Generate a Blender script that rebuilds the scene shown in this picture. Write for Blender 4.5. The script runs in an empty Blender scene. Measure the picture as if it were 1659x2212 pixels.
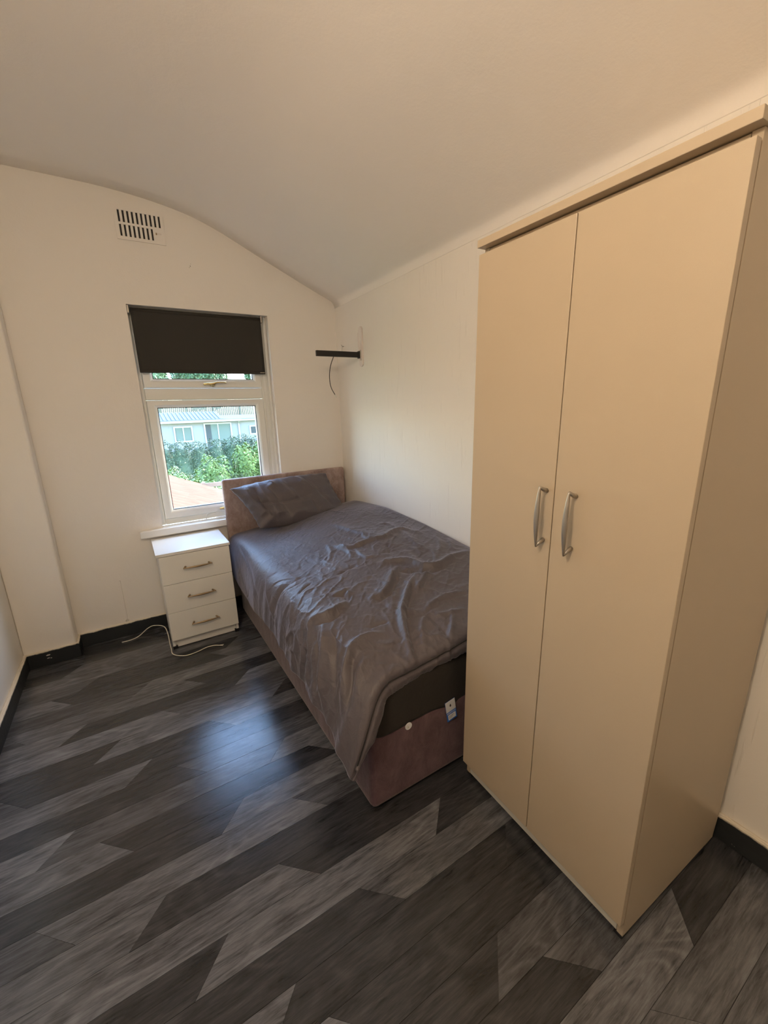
import bpy, math, random
import numpy as np
from mathutils import Vector, Matrix

# ------------------------------------------------------------------ camera, sky, light, exposure
SC = bpy.context.scene
CAM_LOC = (0.65041, 0.13485, 1.35346)
YAW, PITCH, ROLL = math.radians(31.4353), math.radians(-14.1199), math.radians(-1.8064)
cam_d = bpy.data.cameras.new('camera'); cam = bpy.data.objects.new('camera', cam_d)
SC.collection.objects.link(cam); SC.camera = cam
fw = Vector((math.sin(YAW)*math.cos(PITCH), math.cos(YAW)*math.cos(PITCH), math.sin(PITCH)))
rt = fw.cross(Vector((0, 0, 1))).normalized(); up = rt.cross(fw)
r2 = rt*math.cos(ROLL) + up*math.sin(ROLL); u2 = -rt*math.sin(ROLL) + up*math.cos(ROLL)
cam.matrix_world = Matrix(((r2.x, u2.x, -fw.x, CAM_LOC[0]), (r2.y, u2.y, -fw.y, CAM_LOC[1]),
                           (r2.z, u2.z, -fw.z, CAM_LOC[2]), (0, 0, 0, 1)))
cam_d.sensor_fit = 'HORIZONTAL'; cam_d.sensor_width = 36.0
cam_d.lens = 36.0*899.74/1659.0
cam_d.clip_start = 0.02; cam_d.clip_end = 300

world = bpy.data.worlds.new('sky'); SC.world = world; world.use_nodes = True
wn = world.node_tree; wn.nodes.clear()
sky = wn.nodes.new('ShaderNodeTexSky'); sky.sky_type = 'NISHITA'
sky.sun_disc = False; sky.sun_elevation = math.radians(42); sky.sun_rotation = math.radians(75)
sky.air_density = 1.0; sky.dust_density = 0.6; sky.ozone_density = 1.5
bg = wn.nodes.new('ShaderNodeBackground'); bg.inputs['Strength'].default_value = 2.6
wo = wn.nodes.new('ShaderNodeOutputWorld')
wn.links.new(sky.outputs[0], bg.inputs[0]); wn.links.new(bg.outputs[0], wo.inputs[0])

sun_d = bpy.data.lights.new('sun', 'SUN'); sun = bpy.data.objects.new('sun', sun_d)
SC.collection.objects.link(sun)
sun_d.energy = 6.0; sun_d.angle = math.radians(1.0); sun_d.color = (1.0, 0.86, 0.62)
sun.rotation_euler = Vector((-0.93, -0.215, -0.60)).to_track_quat('-Z', 'Y').to_euler()
sun.location = (20, 8, 14)

# light sampling aid in the window opening (a portal: adds no light of its own)
por_d = bpy.data.lights.new('window_portal', 'AREA'); por = bpy.data.objects.new('window_portal', por_d)
SC.collection.objects.link(por)
por_d.shape = 'RECTANGLE'; por_d.size = 0.82; por_d.size_y = 1.32
por.location = (1.18, 3.20, 1.31); por.rotation_euler = (math.radians(-90), 0, 0)
por_d.cycles.is_portal = True

SC.view_settings.view_transform = 'Standard'; SC.view_settings.look = 'None'
SC.view_settings.gamma = 1.0; SC.view_settings.use_curve_mapping = False
SC.view_settings.exposure = 0.42
SC.cycles.max_bounces = 12; SC.cycles.diffuse_bounces = 8; SC.cycles.glossy_bounces = 4
SC.cycles.transparent_max_bounces = 12; SC.cycles.sample_clamp_indirect = 6.0
SC.cycles.caustics_reflective = False; SC.cycles.caustics_refractive = False

# ------------------------------------------------------------------ constants of the room (metres)
D, W = 3.0407, 2.0694                 # window wall, right wall
BACK = -1.45                          # wall behind the camera
SK = 0.0866                           # skirting height
R = random.Random(7)
NP = np.random.RandomState(11)

# ------------------------------------------------------------------ helpers
def link(o): SC.collection.objects.link(o); return o

def tag(o, label=None, cat=None, group=None, kind=None):
    if label: o['label'] = label
    if cat: o['category'] = cat
    if group: o['group'] = group
    if kind: o['kind'] = kind
    return o

def empty(name, loc=(0, 0, 0), label=None, cat=None, group=None, kind=None):
    o = bpy.data.objects.new(name, None); o.empty_display_size = 0.05; o.location = loc
    link(o); return tag(o, label, cat, group, kind)

class MB:
    """collects shapes and links them as one mesh object"""
    def __init__(s): s.v = []; s.f = []
    def add(s, v, f):
        n = len(s.v); s.v += [tuple(map(float, p)) for p in v]; s.f += [tuple(i+n for i in q) for q in f]; return s
    def box(s, a, b):
        x0, x1 = sorted((a[0], b[0])); y0, y1 = sorted((a[1], b[1])); z0, z1 = sorted((a[2], b[2]))
        return s.add([(x0,y0,z0),(x1,y0,z0),(x1,y1,z0),(x0,y1,z0),(x0,y0,z1),(x1,y0,z1),(x1,y1,z1),(x0,y1,z1)],
                     [(0,3,2,1),(4,5,6,7),(0,1,5,4),(1,2,6,5),(2,3,7,6),(3,0,4,7)])
    def prism(s, poly, axis, a, b):
        """poly: 2-D outline; extruded along axis from a to b"""
        n = len(poly); mk = {0: lambda p, t: (t, p[0], p[1]), 1: lambda p, t: (p[0], t, p[1]), 2: lambda p, t: (p[0], p[1], t)}[axis]
        v = [mk(p, a) for p in poly] + [mk(p, b) for p in poly]
        f = [tuple(range(n))[::-1], tuple(range(n, 2*n))] + [(i, (i+1) % n, n+(i+1) % n, n+i) for i in range(n)]
        return s.add(v, f)
    def ring(s, o, i, y0, y1):
        """rectangular frame in the XZ plane. o, i = (x0, z0, x1, z1)"""
        v = []
        for y in (y0, y1):
            for r in (o, i): v += [(r[0], y, r[1]), (r[2], y, r[1]), (r[2], y, r[3]), (r[0], y, r[3])]
        f = []
        for k in range(4):
            l = (k+1) % 4
            f += [(k, l, 4+l, 4+k), (8+l, 8+k, 12+k, 12+l), (k, 8+k, 8+l, l), (4+k, 4+l, 12+l, 12+k)]
        return s.add(v, f)
    def tube(s, pts, rad, seg=8, caps=True, smooth=0):
        pts = [Vector(p) for p in pts]
        if smooth: pts = catmull(pts, smooth)
        rr = rad if isinstance(rad, (list, tuple)) else None
        n = len(pts); prev = None; v = []; f = []
        for i, p in enumerate(pts):
            t = (pts[min(i+1, n-1)] - pts[max(i-1, 0)]).normalized()
            if prev is None: a = t.orthogonal().normalized()
            else: a = (prev - t*prev.dot(t)).normalized()
            prev = a; b = t.cross(a); q = rad if rr is None else np.interp(i/(n-1), np.linspace(0, 1, len(rr)), rr)
            for k in range(seg):
                an = 2*math.pi*k/seg; v.append(p + a*(math.cos(an)*q) + b*(math.sin(an)*q))
        for i in range(n-1):
            for k in range(seg):
                l = (k+1) % seg; f.append((i*seg+k, i*seg+l, (i+1)*seg+l, (i+1)*seg+k))
        if caps: f += [tuple(range(seg))[::-1], tuple(range((n-1)*seg, n*seg))]
        return s.add(v, f)
    def build(s, name, mat, parent=None, bevel=0.0, smooth=False, seg=2):
        me = bpy.data.meshes.new(name); me.from_pydata(s.v, [], s.f); me.update()
        if mat: me.materials.append(mat)
        o = bpy.data.objects.new(name, me); link(o)
        if parent: o.parent = parent
        fix_normals(me)
        if bevel:
            m = o.modifiers.new('bevel', 'BEVEL'); m.width = bevel; m.segments = seg; m.limit_method = 'ANGLE'
            m.angle_limit = math.radians(40); m.harden_normals = False
        if smooth: me.polygons.foreach_set('use_smooth', [True]*len(me.polygons))
        return o

def fix_normals(me):
    import bmesh
    b = bmesh.new(); b.from_mesh(me); bmesh.ops.recalc_face_normals(b, faces=b.faces); b.to_mesh(me); b.free()

def catmull(p, n):
    out = []; P = [p[0]] + list(p) + [p[-1]]
    for i in range(1, len(P)-2):
        a, b, c, d = P[i-1:i+3]
        for k in range(n):
            t = k/n
            out.append(0.5*((2*b) + (c-a)*t + (2*a-5*b+4*c-d)*t*t + (3*b-a-3*c+d)*t**3))
    out.append(p[-1]); return out

def grid_mesh(name, G, mat, parent=None, thick=0.0, smooth=True):
    nu, nv = G.shape[:2]; me = bpy.data.meshes.new(name)
    idx = np.arange(nu*nv).reshape(nu, nv)
    q = np.stack([idx[:-1, :-1], idx[1:, :-1], idx[1:, 1:], idx[:-1, 1:]], -1).reshape(-1, 4)
    me.vertices.add(nu*nv); me.vertices.foreach_set('co', G.reshape(-1).astype(np.float32))
    me.loops.add(q.size); me.loops.foreach_set('vertex_index', q.reshape(-1).astype(np.int32))
    me.polygons.add(len(q)); me.polygons.foreach_set('loop_start', (np.arange(len(q))*4).astype(np.int32))
    me.polygons.foreach_set('loop_total', np.full(len(q), 4, np.int32))
    me.update(calc_edges=True); me.validate()
    if smooth: me.polygons.foreach_set('use_smooth', [True]*len(me.polygons))
    if mat: me.materials.append(mat)
    o = bpy.data.objects.new(name, me); link(o)
    if parent: o.parent = parent
    if thick:
        m = o.modifiers.new('solid', 'SOLIDIFY'); m.thickness = thick; m.offset = -1
    return o

def text_mesh(name, s, size, mat, parent, mw, depth=0.0002):
    c = bpy.data.curves.new(name, 'FONT'); c.body = s; c.size = size; c.extrude = depth
    c.align_x = 'CENTER'; c.align_y = 'CENTER'
    t = bpy.data.objects.new(name, c); link(t)
    me = bpy.data.meshes.new_from_object(t); bpy.data.objects.remove(t)
    me.materials.clear(); me.materials.append(mat)
    o = bpy.data.objects.new(name, me); link(o); o.parent = parent; o.matrix_local = mw
    return o

# ------------------------------------------------------------------ materials
def lin(c): 
    return tuple((x/12.92 if x <= 0.04045 else ((x+0.055)/1.055)**2.4) for x in c)
class NT:
    def __init__(s, name):
        s.m = bpy.data.materials.new(name); s.m.use_nodes = True; s.t = s.m.node_tree
        s.b = s.t.nodes['Principled BSDF']; s.out = s.t.nodes['Material Output']
    def n(s, typ, **kw):
        x = s.t.nodes.new('ShaderNode'+typ)
        for k, v in kw.items():
            if k in x.inputs: x.inputs[k].default_value = v
            else: setattr(x, k, v)
        return x
    def l(s, a, b): s.t.links.new(a, b)
    def ramp(s, fac, stops):
        r = s.n('ValToRGB'); e = r.color_ramp.elements
        while len(e) < len(stops): e.new(0.5)
        for k, (p, c) in zip(e, stops):
            k.position = p; k.color = (*(c if isinstance(c, tuple) else (c, c, c)), 1)
        s.l(fac, r.inputs[0]); return r.outputs[0]
    def mapping(s, scale, src=None, loc=(0, 0, 0)):
        mp = s.n('Mapping'); mp.inputs['Scale'].default_value = scale; mp.inputs['Location'].default_value = loc
        if src is None: src = s.n('NewGeometry').outputs['Position']
        s.l(src, mp.inputs['Vector']); return mp.outputs[0]
    def noise(s, vec, scale, detail=4, rough=0.5, dist=0):
        x = s.n('TexNoise'); x.inputs['Scale'].default_value = scale; x.inputs['Detail'].default_value = detail
        x.inputs['Roughness'].default_value = rough; x.inputs['Distortion'].default_value = dist
        s.l(vec, x.inputs['Vector']); return x.outputs['Fac']
    def math(s, op, a, b=0.0, clamp=False):
        x = s.n('Math', operation=op); x.use_clamp = clamp
        for i, v in enumerate((a, b)):
            if isinstance(v, (int, float)): x.inputs[i].default_value = v
            else: s.l(v, x.inputs[i])
        return x.outputs[0]
    def mix(s, fac, a, b, blend='MIX'):
        x = s.n('Mix', data_type='RGBA', blend_type=blend)
        for sock, v in ((x.inputs[0], fac), (x.inputs[6], a), (x.inputs[7], b)):
            if isinstance(v, (int, float)): sock.default_value = v
            elif isinstance(v, tuple): sock.default_value = (*v, 1)
            else: s.l(v, sock)
        return x.outputs[2]
    def bump(s, h, dist, strength=1.0, prev=None):
        x = s.n('Bump'); x.inputs['Strength'].default_value = strength; x.inputs['Distance'].default_value = dist
        s.l(h, x.inputs['Height'])
        if prev is not None: s.l(prev, x.inputs['Normal'])
        s.l(x.outputs[0], s.b.inputs['Normal']); return x.outputs[0]
    def col(s, c, rough=0.5, metal=0.0, spec=0.5):
        if isinstance(c, tuple): s.b.inputs['Base Color'].default_value = (*c, 1)
        else: s.l(c, s.b.inputs['Base Color'])
        s.b.inputs['Roughness'].default_value = rough; s.b.inputs['Metallic'].default_value = metal
        s.b.inputs['Specular IOR Level'].default_value = spec; return s

def simple(name, c, rough=0.5, metal=0.0, spec=0.5, var=0.06, scale=8, bump=0.0, bscale=200):
    t = NT(name); v = t.mapping((1, 1, 1)); f = t.noise(v, scale, 3)
    t.col(t.mix(f, tuple(x*(1-var) for x in c), tuple(min(1, x*(1+var)) for x in c)), rough, metal, spec)
    if bump: t.bump(t.noise(v, bscale, 2), bump)
    return t.m

def wall_mat(name, c, streak=False):
    t = NT(name); v = t.mapping((1, 1, 1))
    f = t.noise(v, 1.7, 4, 0.6)
    t.col(t.mix(f, tuple(x*0.975 for x in c), tuple(min(1, x*1.02) for x in c)), 0.62, 0, 0.3)
    a = t.noise(v, 120, 3, 0.6); b = t.noise(v, 26, 3, 0.5)
    h = t.math('ADD', t.math('MULTIPLY', a, 0.35), t.math('MULTIPLY', b, 0.65))
    n1 = t.bump(h, 0.0022, 0.5)
    if streak:                        # upright tears and ribs of old lining paper
        vs = t.mapping((1, 34, 1.6)); s = t.noise(vs, 3.0, 3, 0.5)
        s = t.ramp(s, [(0.62, 0.0), (0.72, 1.0)])
        t.bump(s, 0.0018, 0.6, n1)
    return t.m

M = {}
M['wall'] = wall_mat('wall_paint', (0.83, 0.80, 0.755))
M['wall_r'] = wall_mat('lining_paper_paint', (0.84, 0.81, 0.76), True)
M['ceil'] = wall_mat('ceiling_paint', (0.88, 0.845, 0.80))
M['upvc'] = simple('white_upvc', (0.82, 0.83, 0.80), 0.28, var=0.01)
M['gasket'] = simple('black_gasket', (0.02, 0.02, 0.022), 0.6)
M['sill'] = simple('white_gloss_board', (0.84, 0.84, 0.82), 0.3, var=0.02, scale=5)
M['lam'] = simple('white_laminate', (0.80, 0.79, 0.74), 0.34, spec=0.35, var=0.012, bump=0.00012, bscale=500)
M['lam_ward'] = simple('cream_laminate', (0.49, 0.405, 0.295), 0.38, var=0.015, bump=0.00015, bscale=500)
M['edge'] = simple('grey_edge_band', (0.60, 0.58, 0.52), 0.4, var=0.02)
M['black'] = simple('black_plastic', (0.012, 0.012, 0.014), 0.45)
M['blackmetal'] = simple('black_metal', (0.011, 0.010, 0.010), 0.42, var=0.1)
M['nickel'] = simple('brushed_nickel', (0.42, 0.39, 0.35), 0.36, metal=0.85, var=0.05, scale=40)
M['bronze'] = simple('antique_bronze', (0.34, 0.25, 0.15), 0.36, metal=0.75, var=0.06, scale=40)
M['brass'] = simple('polished_brass', (0.72, 0.55, 0.25), 0.22, metal=1.0, var=0.05, scale=30)
M['plate'] = simple('white_plastic_plate', (0.78, 0.72, 0.68), 0.4, var=0.02)
M['cord'] = simple('cream_cord', (0.72, 0.68, 0.58), 0.5, var=0.03)
M['blind'] = simple('charcoal_blind_cloth', (0.030, 0.027, 0.023), 0.8, var=0.12, scale=4, bump=0.0002, bscale=900)
M['wire_tip'] = simple('white_connector', (0.75, 0.75, 0.7), 0.4)
M['labelwhite'] = simple('white_label', (0.72, 0.74, 0.78), 0.6)
M['labelblue'] = simple('blue_print', (0.02, 0.16, 0.62), 0.5)
M['ink'] = simple('black_ink', (0.02, 0.02, 0.03), 0.5)

def skirting_mat():
    t = NT('anthracite_gloss_with_paint_edge'); g = t.n('NewGeometry'); v = t.mapping((1, 1, 1))
    s = t.n('SeparateXYZ'); t.l(g.outputs['Position'], s.inputs[0])
    e = t.math('ADD', s.outputs[2], t.math('MULTIPLY', t.math('SUBTRACT', t.noise(v, 22, 4, 0.7), 0.5), 0.016))
    k = t.ramp(e, [(0.0805, 0.0), (0.0825, 1.0)])
    chip = t.ramp(t.noise(t.mapping((1, 1, 3)), 34, 3, 0.6), [(0.74, 0.0), (0.75, 1.0)])
    low = t.ramp(s.outputs[2], [(0.010, 1.0), (0.03, 0.0)])
    chip = t.math('MULTIPLY', chip, low)
    f = t.math('MAXIMUM', k, chip)
    t.col(t.mix(f, (0.020, 0.023, 0.025), (0.72, 0.66, 0.55)), 0.42, 0, 0.4)
    t.bump(t.noise(v, 60, 3), 0.002, 0.6); return t.m
M['skirt'] = skirting_mat()
M['caulk'] = simple('cream_paint_ridge', (0.74, 0.68, 0.58), 0.55)

def floor_mat():
    """grey oak print: tone from the object colour, grain along X, shifted per plank"""
    t = NT('grey_oak_vinyl'); oi = t.n('ObjectInfo'); g = t.n('NewGeometry')
    sh = t.n('CombineXYZ'); t.l(t.math('MULTIPLY', oi.outputs['Random'], 37.0), sh.inputs[0])
    t.l(t.math('MULTIPLY', oi.outputs['Random'], 91.0), sh.inputs[1])
    ad = t.n('VectorMath', operation='ADD'); t.l(g.outputs['Position'], ad.inputs[0]); t.l(sh.outputs[0], ad.inputs[1])
    P = ad.outputs[0]
    fine = t.noise(t.mapping((14, 230, 1), P), 1.0, 6, 0.70, 0.8)
    mid = t.noise(t.mapping((4.5, 34, 1), P), 1.0, 5, 0.65, 1.8)
    broad = t.noise(t.mapping((3.2, 13, 1), P), 1.0, 4, 0.6, 1.6)
    # cathedral figure: warped rings
    cn = t.noise(t.mapping((1.5, 7.5, 1), P), 1.0, 1.5, 0.4, 0.5)
    rg = t.math('ADD', t.math('MULTIPLY', t.math('SINE', t.math('MULTIPLY', cn, 88.0)), 0.5), 0.5)
    cath = t.math('MULTIPLY', t.math('POWER', rg, 3.0), t.ramp(t.noise(t.mapping((1.1, 4, 1), P), 1.7, 2), [(0.44, 0.0), (0.60, 1.0)]))
    k = t.math('ADD', t.math('MULTIPLY', fine, 0.8), t.math('MULTIPLY', mid, 0.75))
    k = t.math('ADD', k, t.math('MULTIPLY', broad, 0.72))
    k = t.math('ADD', k, t.math('MULTIPLY', t.math('SUBTRACT', cath, 0.25), 0.17))
    gain = t.ramp(k, [(0.0, 0.0), (1.0, 1.0)])
    v = t.math('MAXIMUM', t.math('ADD', t.math('MULTIPLY', t.math('SUBTRACT', k, 1.13), 2.3), 1.0), 0.30)
    tone = t.n('CombineColor'); 
    for i in range(3): t.l(v, tone.inputs[i])
    c = t.mix(1.0, oi.outputs['Color'], tone.outputs[0], 'MULTIPLY')
    knot = t.ramp(t.noise(t.mapping((4.5, 17, 1), P), 1.0, 2, 0.4), [(0.70, 0.0), (0.78, 1.0)])
    c = t.mix(t.math('MULTIPLY', knot, 0.45), c, (0.018, 0.016, 0.016))
    t.col(c, 0.30, 0, 0.60)
    t.l(t.math('ADD', 0.09, t.math('MULTIPLY', fine, 0.13)), t.b.inputs['Roughness'])
    t.bump(fine, 0.0008, 0.35); return t.m
M['floor'] = floor_mat()
M['joint'] = simple('dark_joint', (0.012, 0.011, 0.011), 0.6)

def cloth_mat(name, c, sheen=0.25, rough=0.62, fine=True, warm=None):
    t = NT(name); v = t.mapping((1, 1, 1)); f = t.noise(v, 6, 3)
    t.col(t.mix(f, tuple(x*0.92 for x in c), tuple(x*1.08 for x in c)), rough, 0, 0.45)
    t.b.inputs['Sheen Weight'].default_value = sheen; t.b.inputs['Sheen Roughness'].default_value = 0.35
    t.b.inputs['Sheen Tint'].default_value = (0.85, 0.85, 1.0, 1)
    if fine:
        a = t.noise(v, 26, 5, 0.6, 0.8); b = t.noise(v, 900, 2)
        n1 = t.bump(a, 0.006, 0.55); t.bump(b, 0.0003, 0.5, n1)
    return t.m
M['duvet'] = cloth_mat('charcoal_polycotton', (0.096, 0.084, 0.094), 0.36, 0.50)
M['pillow'] = cloth_mat('charcoal_pillowcase', (0.094, 0.080, 0.088), 0.32, 0.48)
M['sheet'] = cloth_mat('black_brown_sheet', (0.026, 0.023, 0.020), 0.05, 0.85)
M['seam'] = cloth_mat('dark_seam', (0.02, 0.018, 0.018), 0.0, 0.8, False)

def velvet(name, a, b, spark=0.0):
    t = NT(name); v = t.mapping((1, 1, 1))
    f = t.noise(t.mapping((1, 1, 0.6)), 14, 6, 0.72, 0.4)
    k = t.ramp(f, [(0.36, 0.0), (0.52, 0.5), (0.66, 1.0)])
    t.col(t.mix(k, a, b), 0.62, 0, 0.35)
    t.b.inputs['Sheen Weight'].default_value = 0.35; t.b.inputs['Sheen Roughness'].default_value = 0.4
    t.bump(f, 0.006, 0.7)
    if spark:
        s = t.ramp(t.noise(v, 95, 4, 0.8), [(0.52, 0.0), (0.66, 1.0)])
        t.l(t.mix(t.math('MULTIPLY', s, spark), t.mix(k, a, b), (0.42, 0.36, 0.33)), t.b.inputs['Base Color'])
    return t.m
M['velvet'] = velvet('plum_brown_suedette', (0.085, 0.044, 0.055), (0.165, 0.100, 0.116))
M['headvelvet'] = velvet('crushed_velvet', (0.24, 0.165, 0.150), (0.44, 0.34, 0.32), 0.6)

def glass_mat():
    t = NT('window_glass'); t.t.nodes.remove(t.b)
    tr = t.n('BsdfTransparent'); tr.inputs[0].default_value = (0.985, 0.995, 0.992, 1)
    gl = t.n('BsdfGlossy'); gl.inputs['Roughness'].default_value = 0.02
    fr = t.n('LayerWeight'); fr.inputs['Blend'].default_value = 0.5
    mx = t.n('MixShader'); t.l(t.math('ADD', 0.02, t.math('MULTIPLY', t.math('POWER', fr.outputs['Facing'], 5.0), 0.5)), mx.inputs[0]); t.l(tr.outputs[0], mx.inputs[1]); t.l(gl.outputs[0], mx.inputs[2])
    t.l(mx.outputs[0], t.out.inputs[0]); return t.m
M['glass'] = glass_mat()
def emit(name, c, s):
    t = NT(name); t.b.inputs['Base Color'].default_value = (*c, 1); t.b.inputs['Emission Color'].default_value = (*c, 1)
    t.b.inputs['Emission Strength'].default_value = s; return t.m

def leaf_mat(name, a, b, scale=3.0):
    t = NT(name); f = t.noise(t.mapping((1, 1, 1)), scale, 4, 0.7)
    oc = t.noise(t.mapping((1, 1, 1)), scale*9, 2, 0.7)
    c = t.mix(t.ramp(t.math('ADD', t.math('MULTIPLY', f, 0.5), t.math('MULTIPLY', oc, 0.5)), [(0.35, 0.0), (0.65, 1.0)]), a, b)
    t.col(c, 0.5, 0, 0.3); t.b.inputs['Subsurface Weight'].default_value = 0.0
    return t.m
M['leaf'] = leaf_mat('bright_leaf', (0.035, 0.08, 0.018), (0.15, 0.22, 0.055))
M['leaf2'] = leaf_mat('yellow_green_leaf', (0.06, 0.095, 0.025), (0.17, 0.20, 0.075))
M['hedge'] = leaf_mat('dark_hedge_leaf', (0.022, 0.045, 0.025), (0.06, 0.10, 0.05), 1.5)
M['tree'] = leaf_mat('tree_leaf', (0.03, 0.08, 0.035), (0.13, 0.21, 0.10), 1.0)
M['bark'] = simple('bark', (0.10, 0.07, 0.045), 0.8)
M['lawn'] = simple('lawn', (0.14, 0.22, 0.07), 0.9, var=0.3, scale=2)
M['render'] = simple('white_clapboard', (0.185, 0.20, 0.215), 0.7, var=0.03)
M['roofgrey'] = simple('pale_grey_roof_sheet', (0.12, 0.135, 0.14), 0.9, spec=0.1, var=0.05)
M['gutter'] = simple('white_gutter', (0.27, 0.275, 0.28), 0.4)
M['curtain'] = simple('pale_green_curtain', (0.085, 0.115, 0.105), 0.8, var=0.08)
M['darkroom'] = simple('dark_interior', (0.03, 0.04, 0.045), 0.8)
M['terracotta'] = simple('terracotta_tile', (0.20, 0.088, 0.062), 0.95, spec=0.0, var=0.22, scale=5)
M['fencewood'] = simple('weathered_fence_wood', (0.10, 0.105, 0.075), 0.85, var=0.15, scale=2)
M['pinewood'] = simple('pale_pine_rail', (0.17, 0.115, 0.09), 0.75, var=0.1)
M['brick'] = simple('red_brick', (0.42, 0.20, 0.14), 0.85, var=0.15, scale=10)

# ------------------------------------------------------------------ room shell
def struct(mb, name, mat, parent=None, **k):
    o = mb.build(name, mat, parent, **k)
    if parent is None: tag(o, kind='structure')
    return o
WT = 0.205                                               # thickness of the window wall
WX0, WX1, WZ0, WZ1 = 0.7816, 1.5777, 0.655, 1.9562       # window opening

w = MB()
w.box((-0.12, D, -0.05), (WX0, D+WT, 2.75)).box((WX1, D, -0.05), (W+0.12, D+WT, 2.75))
w.box((WX0, D, WZ1), (WX1, D+WT, 2.75)).box((WX0, D, -0.05), (WX1, D+WT, WZ0-0.022))
wall_back = struct(w, 'wall_back', M['wall'])
p = MB().box((0.0, 2.9343, 0.0), (0.2413, D, 2.53))
struct(p, 'wall_pier', M['wall'], bevel=0.012, seg=3)
struct(MB().box((-0.12, BACK-0.12, -0.05), (0, D, 2.75)), 'wall_left', M['wall'])
struct(MB().box((W, BACK-0.12, -0.05), (W+0.12, D, 2.75)), 'wall_right', M['wall_r'])
DX0, DX1, DZ1 = 0.55, 1.33, 1.98                         # doorway behind the camera
w = MB().box((0, BACK-0.12, -0.05), (DX0, BACK, 2.75)).box((DX1, BACK-0.12, -0.05), (W, BACK, 2.75)).box((DX0, BACK-0.12, DZ1), (DX1, BACK, 2.75))
struct(w, 'wall_front', M['wall'])

# ceiling: flat, then coved down to a slope that meets the right wall
prof = [(-0.1, 2.522), (0.35, 2.523), (0.60, 2.521), (0.75, 2.517), (0.89, 2.506), (1.0, 2.492), (1.10, 2.474), (1.20, 2.449), (1.30, 2.414),
        (1.40, 2.371), (1.56, 2.297), (1.80, 2.190), (1.93, 2.133), (2.00, 2.104), (2.045, 2.084), (2.062, 2.066), (2.0694, 2.040)]
cz = [p_[1] for p_ in prof]
pp = catmull([Vector((a, 0, b)) for a, b in prof], 6)
ys = np.linspace(BACK, D, 40)
G = np.array([[(q.x, y, q.z) for y in ys] for q in pp])
ceil = grid_mesh('ceiling', G[:, ::-1], M['ceil']); tag(ceil, kind='structure')
m_ = ceil.modifiers.new('solid', 'SOLIDIFY'); m_.thickness = 0.04; m_.offset = -1 if True else 1

# door behind the camera
door = empty('door_1', (DX0, BACK, 0), kind='structure')
def at(o, par):                                          # keep world coordinates under an offset parent
    o.matrix_parent_inverse = Matrix.Translation(-par.location); return o
mb = MB().box((DX0-0.06, BACK, 0), (DX0, BACK+0.02, DZ1+0.06)).box((DX1, BACK, 0), (DX1+0.06, BACK+0.02, DZ1+0.06)).box((DX0, BACK, DZ1), (DX1, BACK+0.02, DZ1+0.06))
at(mb.build('architrave', M['upvc'], door, bevel=0.004), door)
leafd = at(MB().box((DX0+0.004, BACK-0.045, 0.006), (DX1-0.004, BACK-0.005, DZ1-0.004)).build('door_leaf', M['sill'], door, bevel=0.002), door)
for (x0, z0, x1, z1) in ((0.65, 0.25, 0.90, 0.85), (0.98, 0.25, 1.23, 0.85), (0.65, 1.0, 0.90, 1.8), (0.98, 1.0, 1.23, 1.8)):
    at(MB().ring((x0, z0, x1, z1), (x0+.02, z0+.02, x1-.02, z1-.02), BACK-0.005, BACK+0.001).build('panel_moulding', M['sill'], door), door)
at(MB().tube([(DX0+0.07, BACK-0.005, 1.0), (DX0+0.07, BACK+0.04, 1.0), (DX0+0.18, BACK+0.045, 1.0)], 0.009).build('door_handle', M['nickel'], door, smooth=True), door)

# skirting boards
def skirting(name, a, b):
    o = MB().box((*a, 0.0), (*b, SK)).build(name, M['skirt'], bevel=0.003); return tag(o, kind='structure')
skirting('baseboard_back', (0.2413, D-0.016), (W, D))
skirting('baseboard_pier', (0.016, 2.9343-0.016), (0.2413+0.013, 2.9343))
for cx_, cz_, w_, h_ in ((0.108, 0.058, 0.020, 0.004), (0.106, 0.040, 0.014, 0.0022), (0.118, 0.037, 0.008, 0.002)):
    MB().prism([(cx_-w_/2, cz_), (cx_-w_/5, cz_+h_), (cx_+w_/2, cz_+h_*.7), (cx_+w_/3, cz_-h_*.6), (cx_-w_/4, cz_-h_*.5)], 1, 2.9176, 2.9186).build('paint_chip', M['plate'], bpy.data.objects['baseboard_pier'])
skirting('baseboard_pier_return', (0.2413, 2.9343), (0.2413+0.013, D-0.016))
skirting('baseboard_left', (0, BACK), (0.018, 2.9343))
skirting('baseboard_right', (W-0.018, BACK), (W, D-0.016))
def ridge(pts, name):                                    # ragged cream paint along the top of the skirting
    q = []; rr = random.Random(name)
    for a, b in zip(pts[:-1], pts[1:]):
        n = max(2, int((Vector(b)-Vector(a)).length/0.02))
        for k in range(n):
            t = k/n; q.append([a[i]+(b[i]-a[i])*t + rr.uniform(-0.0014, 0.0014) for i in range(3)])
    q.append(pts[-1])
    o = MB().tube(q, [rr.uniform(0.0022, 0.0048) for _ in range(len(q))], 6).build(name, M['caulk'], smooth=True); tag(o, kind='structure')
ridge([(0.254, D-0.009, SK), (W, D-0.009, SK)], 'trim_1')
ridge([(0.012, 2.925, SK), (0.2525, 2.925, SK), (0.2525, D-0.012, SK)], 'trim_2')
ridge([(0.008, BACK+.02, SK), (0.008, 2.92, SK)], 'trim_3')
ridge([(W-0.009, BACK+.02, SK), (W-0.009, D-0.03, SK)], 'trim_4')

# ------------------------------------------------------------------ floor: slab and individual planks
floor = MB().box((-0.1, BACK-0.12, -0.12), (W+0.1, D+0.02, -0.0035)).build('floor', M['joint']); tag(floor, kind='structure')
PW, PL = 0.0970, 0.7275
DK, MD, LT = 0.28, 0.58, 1.0
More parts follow.
